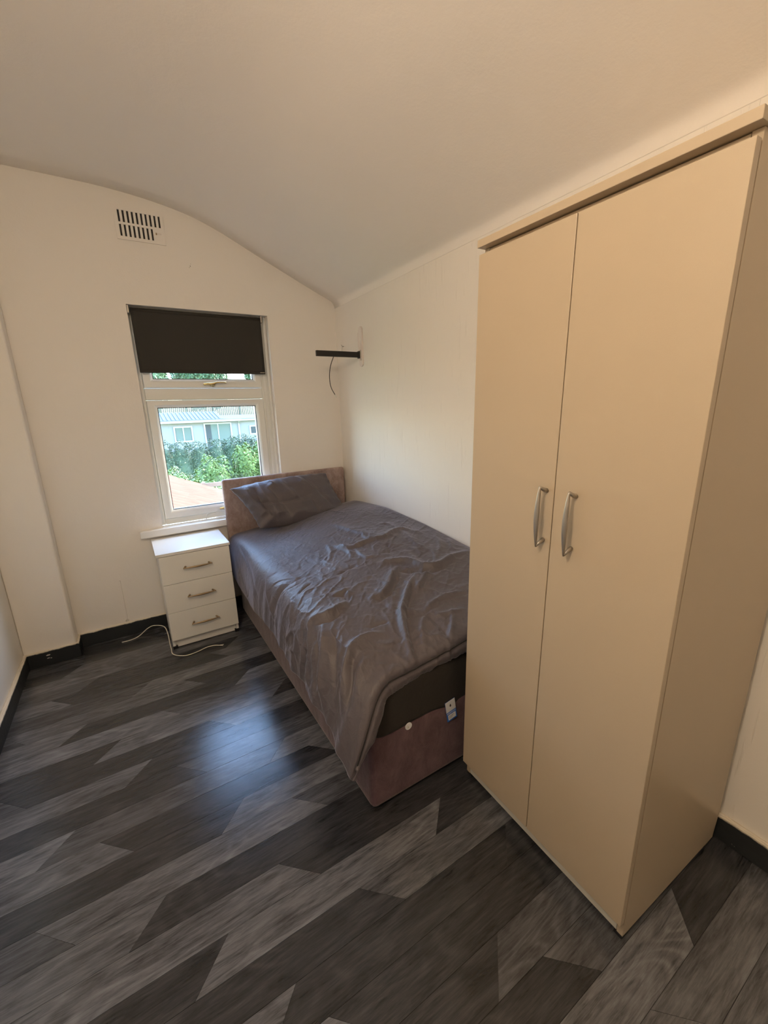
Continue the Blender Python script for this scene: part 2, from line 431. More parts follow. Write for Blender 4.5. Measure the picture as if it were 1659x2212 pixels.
# joints read on the floor: row -> (x at the middle of the row, slope sign, tone left, tone right)
J = {-1: (1.734, 1, LT, DK), 0: (1.397, -1, DK, MD), 1: (1.241, 1, DK, MD), 2: (0.897, -1, LT, DK), 3: (0.757, 1, LT, DK),
     4: (1.082, -1, DK, .85), 5: (0.639, 1, DK, LT), 6: (0.906, -1, LT, DK), 7: (0.507, 1, .8, DK), 8: (0.290, -1, MD, .85),
     9: (1.019-.2435, 1, DK, LT), 10: (0.432, -1, .85, DK), 11: (0.265, 1, LT, MD), 12: (0.68, -1, DK, MD), 13: (0.505, 1, .8, DK),
     14: (0.835, -1, DK, .8), 15: (0.399, 1, DK, LT), 16: (0.660, -1, LT, MD), 17: (0.265, 1, .85, DK), 18: (0.05, -1, MD, .8),
     19: (0.54, 1, MD, LT), 20: (0.93, -1, DK, .8), 21: (0.30, 1, MD, DK), 22: (0.44, -1, .8, MD), 23: (0.22, 1, DK, .8), 24: (0.27, -1, MD, DK)}
right_after = {-1: MD, 0: DK, 1: LT, 3: DK, 5: DK, 8: MD, 10: LT, 11: LT, 13: MD, 15: DK, 17: LT}
def clip_poly(P, x0, x1, y0, y1):
    for ax, lim, sg in ((0, x0, 1), (0, x1, -1), (1, y0, 1), (1, y1, -1)):
        out = []
        for i in range(len(P)):
            a, b = P[i], P[(i+1) % len(P)]; da, db = sg*(a[ax]-lim), sg*(b[ax]-lim)
            if da >= 0: out.append(a)
            if (da >= 0) != (db >= 0):
                t = da/(da-db); out.append((a[0]+(b[0]-a[0])*t, a[1]+(b[1]-a[1])*t))
        P = out
        if len(P) < 3: return []
    return P
Y0 = 0.4805
for row in range(-21, 28):
    ya, yb = Y0+row*PW, Y0+(row+1)*PW
    if yb < BACK or ya > D: continue
    if row in J: xm, sg, tl, tr = J[row]
    else: xm, sg, tl, tr = R.uniform(0.1, 0.8), (1 if row % 2 else -1), R.choice((DK, MD, .8)), R.choice((MD, .85, LT))
    ks = [k for k in range(-4, 5) if -0.8 < xm+k*PL < W+0.1]
    for k in ks:
        a, b = xm+k*PL, xm+(k+1)*PL; h = sg*PW/2; g = 0.0005
        tone = tr if k == 0 else tl if k == -1 else (right_after.get(row) if k == 1 and row in right_after else R.choice((DK, MD, .8, LT)))
        P = clip_poly([(a-h+g, ya+g), (b-h-g, ya+g), (b+h-g, yb-g), (a+h+g, yb-g)], 0.0, W, BACK-0.1, D)
        if not P: continue
        mb = MB().prism(P, 2, -0.0034, 0.0)
        o = mb.build('plank', M['floor'], floor)
        c = tone*R.uniform(0.92, 1.08)
        o.color = (0.122*c, 0.127*c, 0.142*c, 1)

# ------------------------------------------------------------------ window
win = empty('window_1', (WX0, D+0.06, WZ0), kind='structure')
def wpart(mb, name, mat, parent=win, **k):
    o = mb.build(name, mat, None, **k); o.parent = parent
    if parent is win: o.matrix_parent_inverse = Matrix.Translation(-win.location)
    return o
YF = 3.104                                               # front of the outer frame
fr = MB()
fr.box((WX0-0.01, YF, WZ0), (0.806, YF+0.07, WZ1)).box((1.514, YF, WZ0), (WX1+0.02, YF+0.07, WZ1))
fr.box((0.806, YF, WZ0), (1.514, YF+0.07, 0.694)).box((0.806, YF, 1.437), (1.514, YF+0.07, 1.506)).box((0.806, YF, 1.925), (1.514, YF+0.07, WZ1+0.02))
wpart(fr, 'outer_frame', M['upvc'], bevel=0.006, seg=3)
wpart(MB().box((WX1-0.018, YF-0.012, WZ0+0.002), (WX1-0.0005, YF-0.0005, WZ1)).box((1.530, YF-0.006, WZ0+0.002), (1.548, YF-0.0005, WZ1)), 'cover_strip', M['upvc'], bevel=0.003)
def bevel_ring(o, i, y0, y1, bw):
    """sash profile: proud flat face with a slope down to the glass"""
    mb = MB(); v = []; f = []
    lay = [(o, y1), (o, y0+0.004), ((o[0]+0.004, o[1]+0.004, o[2]-0.004, o[3]-0.004), y0), ((i[0]-bw, i[1]-bw, i[2]+bw, i[3]+bw), y0), ((i[0]-bw*0.6, i[1]-bw*0.6, i[2]+bw*0.6, i[3]+bw*0.6), y0+0.003), (i, y0+0.010), (i, y1)]
    for r, y in lay: v += [(r[0], y, r[1]), (r[2], y, r[1]), (r[2], y, r[3]), (r[0], y, r[3])]
    n = len(lay)
    for s in range(n):
        t = (s+1) % n
        for k in range(4):
            l = (k+1) % 4; f.append((s*4+k, s*4+l, t*4+l, t*4+k))
    return mb.add(v, f)
for (o_, i_) in (((0.807, 0.696, 1.513, 1.434), (0.860, 0.748, 1.460, 1.392)), ((0.807, 1.508, 1.513, 1.924), (0.860, 1.560, 1.460, 1.880))):
    s = wpart(bevel_ring(o_, i_, YF-0.014, YF+0.05, 0.016), 'sash', M['upvc'])
    wpart(MB().ring((i_[0]-0.002, i_[1]-0.002, i_[2]+0.002, i_[3]+0.002), (i_[0]+0.004, i_[1]+0.004, i_[2]-0.004, i_[3]-0.004), YF+0.002, YF+0.02), 'gasket', M['gasket'], s)
    wpart(MB().box((i_[0]+0.001, YF+0.012, i_[1]+0.001), (i_[2]-0.001, YF+0.016, i_[3]-0.001)), 'pane', M['glass'], s)
    wpart(MB().box((i_[0]+0.001, YF+0.032, i_[1]+0.001), (i_[2]-0.001, YF+0.036, i_[3]-0.001)), 'pane', M['glass'], s)
    z = i_[1]-0.030; xc = 1.192
    hp = MB()
    hp.tube([(xc-0.052, YF-0.022, z), (xc-0.03, YF-0.024, z+0.001), (xc, YF-0.026, z), (xc+0.03, YF-0.034, z+0.010), (xc+0.085, YF-0.036, z+0.009)],
            [0.0055, 0.008, 0.0105, 0.0055, 0.0045], 10, smooth=5)
    hp.tube([(xc, YF-0.012, z-0.004), (xc, YF-0.030, z-0.004)], 0.012, 14)
    wpart(hp, 'handle', M['brass'], s, smooth=True)
sl = MB().box((WX0-0.0, D-0.002, 0.633), (WX1+0.0, YF, 0.655)).box((0.651, D-0.034, 0.611), (1.71, D, 0.655))
wpart(sl, 'window_sill', M['sill'], bevel=0.004)

# roller blind in the reveal
bl = empty('roller_blind', (1.166, D+0.03, 1.94), 'charcoal roller blind pulled half down over the window', 'blind')
def child(mb, name, mat, par, **k):
    o = mb.build(name, mat, None, **k); o.parent = par
    if par.parent is None: o.matrix_parent_inverse = Matrix.Translation(-par.location)
    return o                                             # parts sit at the world origin, so sub-parts need no offset
YB = D+0.030
Gb = np.array([[(0.797+0.738*i/30, YB-0.012+0.0015*math.sin(i*0.5)*(k/30), 1.930-0.325*k/30) for k in range(31)] for i in range(31)])
fb = grid_mesh('fabric', Gb, M['blind'], None, 0.0012); fb.parent = bl; fb.matrix_parent_inverse = Matrix.Translation(-bl.location)
child(MB().tube([(0.797, YB, 1.934), (1.535, YB, 1.934)], 0.0125, 20), 'roller_tube', M['blind'], bl, smooth=True)
for x in (0.7825, 1.5365): child(MB().box((x, YB-0.016, 1.914), (x+0.010, YB+0.016, 1.9555)), 'bracket', M['nickel'], bl, bevel=0.002)
child(MB().box((0.797, YB-0.016, 1.592), (1.535, YB-0.009, 1.609)), 'bottom_bar', M['blind'], bl, bevel=0.003)
child(MB().box((1.500, YB-0.0172, 1.600), (1.530, YB-0.0162, 1.605)), 'maker_label', M['nickel'], bl)

# cable lying on the sill
sc_ = empty('sill_cable', (1.10, 3.07, 0.655), 'white cable with inline connector lying on the window sill', 'cable')
child(MB().tube([(1.072, 3.070, 0.700), (1.052, 3.062, 0.692), (1.045, 3.054, 0.668), (1.062, 3.050, 0.659), (1.095, 3.050, 0.659), (1.11, 3.050, 0.662)], 0.0028, 8, smooth=6), 'wire', M['wire_tip'], sc_, smooth=True)
child(MB().box((1.106, 3.040, 0.6555), (1.165, 3.060, 0.670)), 'connector', M['wire_tip'], sc_, bevel=0.004)
child(MB().tube([(1.165, 3.05, 0.662), (1.2, 3.055, 0.659), (1.26, 3.06, 0.659)], 0.0028, 8, smooth=6), 'wire', M['wire_tip'], sc_, smooth=True)

# ------------------------------------------------------------------ wall fittings
vent = empty('air_vent', (0.912, D, 2.357), 'painted wall air vent with two rows of slots above the window', 'vent')
vx0, vx1, vz0, vz1 = 0.795, 1.030, 2.280, 2.433
child(MB().box((vx0+.004, D-0.0022, vz0+.004), (vx1-.004, D-0.0004, vz1-.004)), 'backing', M['black'], vent)
fp = MB(); yv0, yv1 = D-0.0075, D-0.0024
n, x0s, pit, sw = 10, 0.8115, 0.0216, 0.0093
zb0, zb1, zt0, zt1 = 2.296, 2.353, 2.364, 2.421
fp.box((vx0, yv0, vz0), (x0s, yv1, vz1)).box((x0s+(n-1)*pit+sw, yv0, vz0), (vx1, yv1, vz1))
fp.box((x0s, yv0, vz0), (x0s+(n-1)*pit+sw, yv1, zb0)).box((x0s, yv0, zt1), (x0s+(n-1)*pit+sw, yv1, vz1)).box((x0s, yv0, zb1), (x0s+(n-1)*pit+sw, yv1, zt0))
fp.box((x0s+7*pit+sw, yv0, zb0), (x0s+(n-1)*pit+sw, yv1, zb1))
child(fp, 'face_plate', M['wall'], vent)
for k in range(n-1):
    for (a, b) in ((zt0, zt1), (zb0, zb1)):
        if a == zb0 and k > 6: continue
        child(MB().box((x0s+k*pit+sw, yv0+0.0003, a), (x0s+(k+1)*pit, yv1, b)), 'slat', M['wall'], vent, bevel=0.0012)
child(MB().box((0.990, yv0-0.004, 2.330), (1.012, yv0, 2.336)), 'slider', M['plate'], vent, bevel=0.001)
child(MB().box((0.984, yv0-0.0006, 2.326), (0.9905, yv0+0.0001, 2.337)), 'slider_slot', M['bronze'], vent)

tr = MB().box((0.4965, D-0.007, SK+0.004), (0.5045, D, 0.366)).build('cable_trunking', M['wall'], bevel=0.002)
tag(tr, 'short painted upright cable trunking above the skirting left of the bedside chest', 'trunking')
st = MB().tube([(0.497, D-0.009, 0.096), (0.492, D-0.018, 0.103), (0.500, D-0.022, 0.112), (0.508, D-0.018, 0.104), (0.503, D-0.012, 0.096)], 0.0022, 8, smooth=5).build('cable_stub', M['cord'], smooth=True)
tag(st, 'curled cable end poking out below the wall trunking at the skirting', 'cable')
for dx, dz, s in ((0, 0, .004), (.004, .012, .002), (-.006, -.008, .0025)):
    MB().box((1.145+dx-s/2, D-0.0008, 2.192+dz-s), (1.145+dx+s/2, D+0.001, 2.192+dz+s)).build('plaster_chip', M['nickel'], wall_back)

# television bracket arm on the right wall
tv = empty('wall_bracket', (W, 2.67, 1.70), 'black swing arm on a white oval wall plate beside the window corner', 'bracket')
pl = []
for k in range(24):
    a = 2*math.pi*k/24; pl.append((2.670+0.022*math.cos(a), (1.842 if math.sin(a) > 0 else 1.638)+0.022*math.sin(a)))
child(MB().prism(pl, 0, W-0.012, W), 'wall_plate', M['plate'], tv, bevel=0.004, seg=3)
child(MB().box((W-0.014, 2.688, 1.68), (W-0.0005, 2.700, 1.83)), 'plate_edge', M['plate'], tv, bevel=0.003)
child(MB().box((1.750, 2.672, 1.674), (2.050, 2.690, 1.708)), 'arm', M['blackmetal'], tv, bevel=0.002)
child(MB().box((2.045, 2.668, 1.668), (W-0.011, 2.694, 1.714)), 'hinge_block', M['blackmetal'], tv, bevel=0.003)
child(MB().tube([(2.056, 2.664, 1.655), (2.056, 2.664, 1.72)], 0.004, 10), 'hinge_pin', M['nickel'], tv)
child(MB().tube([(1.868, 2.681, 1.674), (1.842, 2.676, 1.62), (1.829, 2.676, 1.555), (1.836, 2.678, 1.49), (1.862, 2.68, 1.442)], 0.0025, 8, smooth=6), 'wire', M['blackmetal'], tv, smooth=True)
child(MB().tube([(1.862, 2.68, 1.442), (1.874, 2.681, 1.424)], [0.0045, 0.0035], 8), 'connector', M['wire_tip'], tv)
hk = MB().tube([(W, 2.925, 1.775), (W-0.014, 2.925, 1.775), (W-0.02, 2.925, 1.785)], 0.0018, 6).tube([(W-0.014, 2.925, 1.776), (W-0.03, 2.90, 1.745), (W-0.05, 2.86, 1.735), (W-0.075, 2.8, 1.722)], 0.0012, 6, smooth=4).build('wall_hook', M['nickel'], smooth=True)
tag(hk, 'tiny metal hook with thin wire on the wall above the black bracket arm', 'hook')

# ------------------------------------------------------------------ furniture handles
def bow_handle(name, mat, L, stand, wide, par, M4):
    """bow pull: lens-shaped bar along local Z, posts run inward and back to the face (local +X is out of the face)"""
    mb = MB(); n = 25; seg = 12; v = []; f = []
    for i in range(n):
        t = -1+2*i/(n-1); z = t*L/2
        w_ = wide*(0.26+0.74*(1-abs(t)**1.7)); h_ = 0.0052*(0.55+0.45*(1-t*t))
        x = stand + 0.006*(1-t*t)
        for k in range(seg):
            a = 2*math.pi*k/seg; v.append((x+h_*math.cos(a), w_/2*math.sin(a), z))
    for i in range(n-1):
        for k in range(seg):
            l = (k+1) % seg; f.append((i*seg+k, i*seg+l, (i+1)*seg+l, (i+1)*seg+k))
    f += [tuple(range(seg)), tuple(range((n-1)*seg, n*seg))]
    mb.add(v, f)
    for s in (-1, 1):
        mb.tube([(stand+0.001, 0, s*(L/2-0.003)), (stand*0.45, 0, s*(L/2-0.011)), (-0.0005, 0, s*(L/2-0.015))], [0.0036, 0.0052, 0.0056], 12)
    o = mb.build(name, mat, None, smooth=True); o.parent = par
    o.matrix_local = M4; return o

# ------------------------------------------------------------------ wardrobe
wx, wy0, wy1, wym = 1.5373, 0.4893, 1.0818, 0.7872
ward = empty('wardrobe', (wx, wy1, 0), 'tall cream two-door wardrobe with bow handles at the foot of the bed', 'wardrobe')
ward.rotation_euler = (0.0, 0.0, 0.0)
def wp(mb, name, mat, par=None, **k):                    # coordinates relative to the far front corner
    o = mb.build(name, mat, None, **k); o.parent = par or ward; return o
ln = wy1-wy0; dp = W-0.012-wx
for (ya, yb) in ((-ln, -ln+0.016), (-0.016, 0.0)):       # side panels, notched over the skirting
    wp(MB().prism([(0.021, 0.012), (dp-0.012, 0.012), (dp-0.012, 0.02), (dp, 0.11), (dp, 1.747), (0.021, 1.747)], 1, ya, yb), 'side_panel', M['lam_ward'], bevel=0.001)
wp(MB().box((0.022, -ln+0.017, 1.727), (dp, -0.017, 1.745)), 'top_board', M['lam_ward'])
wp(MB().box((0.022, -ln+0.017, 0.062), (dp-.02, -0.017, 0.078)), 'base_board', M['lam_ward'])
wp(MB().box((dp-0.004, -ln+0.017, 0.12), (dp-0.001, -0.017, 1.727)), 'back_board', M['lam_ward'])
wp(MB().box((-0.004, -ln-0.005, 1.7475), (dp, 0.004, 1.766)), 'cornice', M['lam_ward'], bevel=0.0012)
wp(MB().box((0.0215, -ln+0.017, 0.014), (0.037, -0.017, 0.0615)), 'plinth', M['edge'], bevel=0.001)
ym = wym-wy1
for k, (ya, yb, hy) in enumerate(((ym+0.0013, 0.0, 0.809), (-ln, ym-0.0013, 0.7275))):
    d_ = wp(MB().box((0.0, ya, 0.066), (0.018, yb, 1.731)), 'door', M['lam_ward'], bevel=0.0012)
    bow_handle('handle', M['nickel'], 0.158, 0.026, 0.0145, d_, Matrix.Translation((0, hy-wy1, 1.070)) @ Matrix.Rotation(math.pi, 4, 'Z'))
for (fx, fy) in ((0.04, -0.012), (0.04, -ln+0.012), (dp-0.04, -0.012), (dp-0.04, -ln+0.012)):
    wp(MB().box((fx-0.018, fy-0.011, 0.0), (fx+0.018, fy+0.011, 0.012)), 'foot', M['black'])
ward.rotation_euler = (0.0156, 0, -0.0224)
ward.location = (wx, wy1, 0.0092)

# ------------------------------------------------------------------ bedside chest
nx0, nx1, ny, nz = 0.7036, 1.0992, 2.6560, 0.5983
ns = empty('bedside_chest', (0.90, 2.84, 0), 'white three-drawer bedside chest under the window sill', 'bedside chest')
child(MB().box((nx0, ny-0.004, nz-0.016), (nx1, 3.020, nz)), 'top_board', M['lam'], ns, bevel=0.0012)
for (a, b) in ((0.716, 0.731), (1.079, 1.094)):
    child(MB().prism([(ny+0.019, 0.012), (3.018, 0.012), (3.018, nz-0.0165), (ny+0.019, nz-0.0165)], 0, a, b), 'side_panel', M['lam'], ns, bevel=0.001)
child(MB().box((0.732, 3.010, 0.06), (1.078, 3.015, nz-0.017)), 'back_board', M['lam'], ns)
child(MB().box((0.732, ny+0.030, 0.005), (1.078, ny+0.044, 0.062)), 'plinth', M['lam'], ns, bevel=0.001)
for (a, b, hz) in ((0.411, 0.579, 0.500), (0.238, 0.4085, 0.325), (0.062, 0.2355, 0.151)):
    d_ = child(MB().box((0.7175, ny, a), (1.0935, ny+0.018, b)), 'drawer', M['lam'], ns, bevel=0.0012)
    bow_handle('handle', M['bronze'], 0.156, 0.026, 0.0120, d_, Matrix.Translation((0.907, ny, hz)) @ Matrix.Rotation(-math.pi/2, 4, 'Z') @ Matrix.Rotation(math.pi/2, 4, 'X'))
for (fx, fy) in ((0.728, ny+0.036), (1.082, ny+0.036), (0.728, 2.99), (1.082, 2.99)):
    child(MB().box((fx-0.013, fy-0.018, 0.0), (fx+0.013, fy+0.018, 0.020)), 'foot', M['black'], ns, bevel=0.001)

# cream cord on the floor, round the chest
cd = empty('loose_cord', (0.71, 2.6, 0), 'thin cream cord with bare ends looped round the bedside chest on the floor', 'cord')
child(MB().tube([(0.455, 2.945, 0.004), (0.505, 2.945, 0.004), (0.548, 2.965, 0.006), (0.600, 2.990, 0.030), (0.640, 2.975, 0.045), (0.690, 2.930, 0.042), (0.703, 2.86, 0.024), (0.703, 2.76, 0.006),
                 (0.704, 2.68, 0.004), (0.704, 2.63, 0.004), (0.722, 2.595, 0.004), (0.763, 2.562, 0.004), (0.800, 2.558, 0.004), (0.838, 2.566, 0.004), (0.885, 2.582, 0.004), (0.925, 2.578, 0.004), (0.950, 2.563, 0.004)], 0.0026, 8, smooth=6), 'cable', M['cord'], cd, smooth=True)
for dx, dy in ((0.020, -0.018), (0.026, -0.008)):
    child(MB().tube([(0.949, 2.564, 0.004), (0.949+dx, 2.564+dy, 0.004)], 0.0018, 6), 'bare_end', M['cord'], cd)

# ------------------------------------------------------------------ bed
bx0, bx1, by0, by1 = 1.185, 2.046, 1.142, 2.965
bed = empty('divan_bed', (1.6, 2.0, 0), 'plum suedette divan base with crushed velvet headboard', 'bed')
base = child(MB().box((bx0, by0, 0.004), (bx1, by1, 0.300)), 'divan_base', M['velvet'], bed, bevel=0.022, seg=4)
for p_ in base.data.polygons: p_.use_smooth = False
# headboard: softly padded slab
nu, nv = 60, 40
hx0, hx1, hz0, hz1, hy0, hy1 = 1.158, 2.050, 0.30, 0.923, 2.985, 3.024
hb = MB(); hb.box((hx0, hy0, hz0), (hx1, hy1, hz1))
child(hb, 'headboard', M['headvelvet'], bed, bevel=0.015, seg=4, smooth=False)
stk = child(MB().prism([(1.338+0.0135*math.cos(a*math.pi/12), 0.280+0.0135*math.sin(a*math.pi/12)) for a in range(24)], 1, by0-0.0015, by0+0.001), 'round_sticker', M['labelwhite'], bed)
child(MB().prism([(1.336+0.003*math.cos(a*math.pi/6), 0.277+0.004*math.sin(a*math.pi/6)) for a in range(12)], 1, by0-0.0022, by0-0.0014), 'sticker_mark', M['edge'], stk)

# mattress in its fitted sheet
mt = empty('mattress', (1.6, 2.0, 0.3), 'mattress in a dark fitted sheet between duvet and divan base', 'mattress')
mx0, mx1, my0, my1, mz0, mz1 = 1.190, 2.045, 1.150, 2.930, 0.3005, 0.490
child(MB().box((mx0, my0+.012, mz0), (mx1, my1, mz1)), 'mattress_core', M['sheet'], mt, bevel=0.03, seg=3)
nS, nH = 420, 18                                          # skirt of the fitted sheet round three sides
path = [(mx1, my0), (mx0+0.05, my0)] + [(mx0+0.05-0.05*math.sin(a*math.pi/12), my0+0.05-0.05*math.cos(a*math.pi/12)) for a in range(1, 7)] + [(mx0, my1)]
seglen = [0]
for a, b in zip(path[:-1], path[1:]): seglen.append(seglen[-1]+math.hypot(b[0]-a[0], b[1]-a[1]))
ss = np.linspace(0, seglen[-1], nS)
PX = np.interp(ss, seglen, [p_[0] for p_ in path]); PY = np.interp(ss, seglen, [p_[1] for p_ in path])
ph = NP.uniform(0, 6.28, 12)
wv = sum(np.sin(ss*(8+7*k)+ph[k])/(1+k*0.7) for k in range(8))*0.0016
hem = 0.286+0.006*np.sin(ss*9+1)+0.004*np.sin(ss*23)
hem = hem + 0.034*np.exp(-((ss-0.62)/0.10)**2)*0 + 0.045*np.clip((0.42-ss)/0.42, 0, 1)
Gs = np.zeros((nS, nH, 3))
for k in range(nH):
    t = k/(nH-1); z = mz1-0.004+(hem-mz1+0.004)*t
    off = 0.004+wv*(0.4+t)+0.004*t-0.010*max(0, 1-t*4)
    dx = np.gradient(PX); dy = np.gradient(PY); L_ = np.hypot(dx, dy)+1e-9
    nxn, nyn = dy/L_, -dx/L_
    sgn = np.where(nxn*(PX-1.6)+nyn*(PY-2.0) > 0, 1, -1)
    Gs[:, k, 0] = PX+nxn*sgn*off; Gs[:, k, 1] = PY+nyn*sgn*off; Gs[:, k, 2] = z
o = grid_mesh('fitted_sheet', Gs, M['sheet'], None, 0.0016); o.parent = mt; o.matrix_parent_inverse = Matrix.Translation(-mt.location)
tg = empty('care_tag', (1.520, by0-0.004, 0.30)); tg.parent = mt; tg.location = (1.520-1.6, by0-0.006-2.0, 0.290-0.3)
tg.rotation_euler = (0, math.radians(-9), 0)
def tp(mb, name, mat, **k): o = mb.build(name, mat, tg, **k); return o
tp(MB().box((-0.022, 0.0000, -0.072), (0.024, 0.0008, 0.016)), 'tag_card', M['labelblue'])
tp(MB().box((-0.0215, -0.0005, -0.030), (0.0235, 0.0, 0.016)), 'tag_top', M['labelwhite'])
tp(MB().box((-0.016, -0.0005, -0.066), (0.0195, 0.0, -0.044)), 'tag_panel', M['labelwhite'])
tp(MB().prism([(-0.004, -0.006), (0.0, 0.003), (0.004, -0.006), (0.0, -0.012)], 1, -0.0011, -0.0006), 'drop_mark', M['ink'])
text_mesh('lettering', 'RESISTANT', 0.0085, M['labelwhite'], tg, Matrix.Translation((0.001, -0.0008, -0.0370)) @ Matrix.Rotation(math.pi/2, 4, 'X'))
for k in range(3):
    tp(MB().box((-0.013, -0.0008, -0.0505-k*0.005), (0.010-0.004*k, -0.0005, -0.0495-k*0.005)), 'print_line', M['ink'])

# ------------------------------------------------------------------ duvet
def _interp(y,ys,vs): return np.interp(y,ys,vs)
def _smooth(y,ys,vs,k=9,n=400):
    g=np.linspace(min(ys),max(ys),n); v=np.interp(g,ys,vs)
    w=np.hanning(2*k+1)[1:-1]; w/=w.sum()
    vp=np.pad(v,(len(w)//2,len(w)//2),mode='edge'); v=np.convolve(vp,w,'valid')
    return np.interp(y,g,v)
def duvet_base(NU=250,NV=320):
    """grid of points from wall (u=0) to the left hem (u=1), head (v=0) to foot flange (v=1)"""
    y0,y1=2.965,1.168
    nflange=14
    ys=np.linspace(y0,y1,NV-nflange)
    YS=[1.10,1.3,1.6,2.0,2.4,2.8,2.97]
    zl=_smooth(ys,YS,[.505,.545,.570,.578,.582,.575,.560],15)
    zr=_smooth(ys,YS,[.595,.620,.650,.690,.712,.690,.645],15)
    ax=_smooth(ys,YS,[1.30,1.29,1.28,1.27,1.26,1.25,1.245],15)
    hx=_smooth(ys,YS,[1.075,1.092,1.103,1.112,1.120,1.128,1.130],5)
    hz=_smooth(ys,[1.10,1.17,1.25,1.33,1.45,1.62,1.80,2.05,2.4,2.8,2.97],[.165,.250,.290,.315,.325,.305,.320,.325,.305,.295,.295],3)
    nt=int(NU*.58); ns=NU-nt
    a=np.linspace(0,1,nt,endpoint=False)
    b=np.linspace(0,1,ns)
    G=np.zeros((NU,NV,3))
    m=len(ys)
    X=2.060+(ax[None,:]-2.060)*a[:,None]
    w=a[:,None]; ww=w*w*(3-2*w)
    # a mild plateau, sagging towards the wall side only at the very end
    Z=zr[None,:]*(1-ww)+zl[None,:]*ww
    Z=Z+.012*np.sin(np.pi*w)
    G[:nt,:m,0]=X;G[:nt,:m,1]=ys[None,:];G[:nt,:m,2]=Z
    f=np.clip((1.9-ys)/.7,0,1)
    A=np.stack([ax,zl],1);B=np.stack([hx,hz],1)
    c1=A+np.stack([-(.125+0*f),0*f],1)
    c2=np.stack([hx+.004+.052*f, hz+.20-.02*f],1)
    bb=b[:,None,None]
    P=(1-bb)**3*A+3*(1-bb)**2*bb*c1+3*(1-bb)*bb*bb*c2+bb**3*B
    G[nt:,:m,0]=P[:,:,0];G[nt:,:m,1]=ys[None,:];G[nt:,:m,2]=P[:,:,1]
    # the hanging corner swings a little past the foot
    sw=np.concatenate([np.zeros(nt),b*b*(3-2*b)])[:,None]*(.052*np.clip((1.55-ys)/.38,0,1)**1.5)[None,:]
    G[:,:m,1]-=sw
    # inward normal of cross-section
    T=np.gradient(G[:,m-1,:],axis=0); T[:,1]=0
    n=np.stack([-T[:,2],0*T[:,0],T[:,0]],1); n/=np.linalg.norm(n,axis=1)[:,None]
    n*=np.where((n[:,2]>0)|((abs(n[:,2])<.05)&(n[:,0]<0)),-1,1)[:,None]
    E=G[:,m-1,:].copy()
    # quarter-roll over foot edge then the stitched flange
    r=.028
    fs=np.concatenate([np.ones(nt),1-.85*b**4])[:,None]
    for k in range(nflange):
        t=(k+1)/nflange
        if t<.45:
            an=t/.45*np.pi/2; dy=-r*np.sin(an); dn=r*(1-np.cos(an))
        else:
            dy=-r-.006*np.sin((t-.45)/.55*np.pi); dn=r+(t-.45)/.55*.05
        G[:,m+k,:]=E+np.array([0,dy,0])+n*dn*fs
    return G
def uvmap(G):
    """metric coordinates s (across), t (along)"""
    mid=G[:, ::40]
    NU,NV=G.shape[:2]
    ds=np.linalg.norm(np.diff(G[:,NV//2],axis=0),axis=1)
    s=np.concatenate([[0],np.cumsum(ds)])
    t=2.965-G[0,:,1]; 
    dt=np.linalg.norm(np.diff(G[NU//3],axis=0),axis=1)
    t=np.concatenate([[0],np.cumsum(dt)])
    return s,t
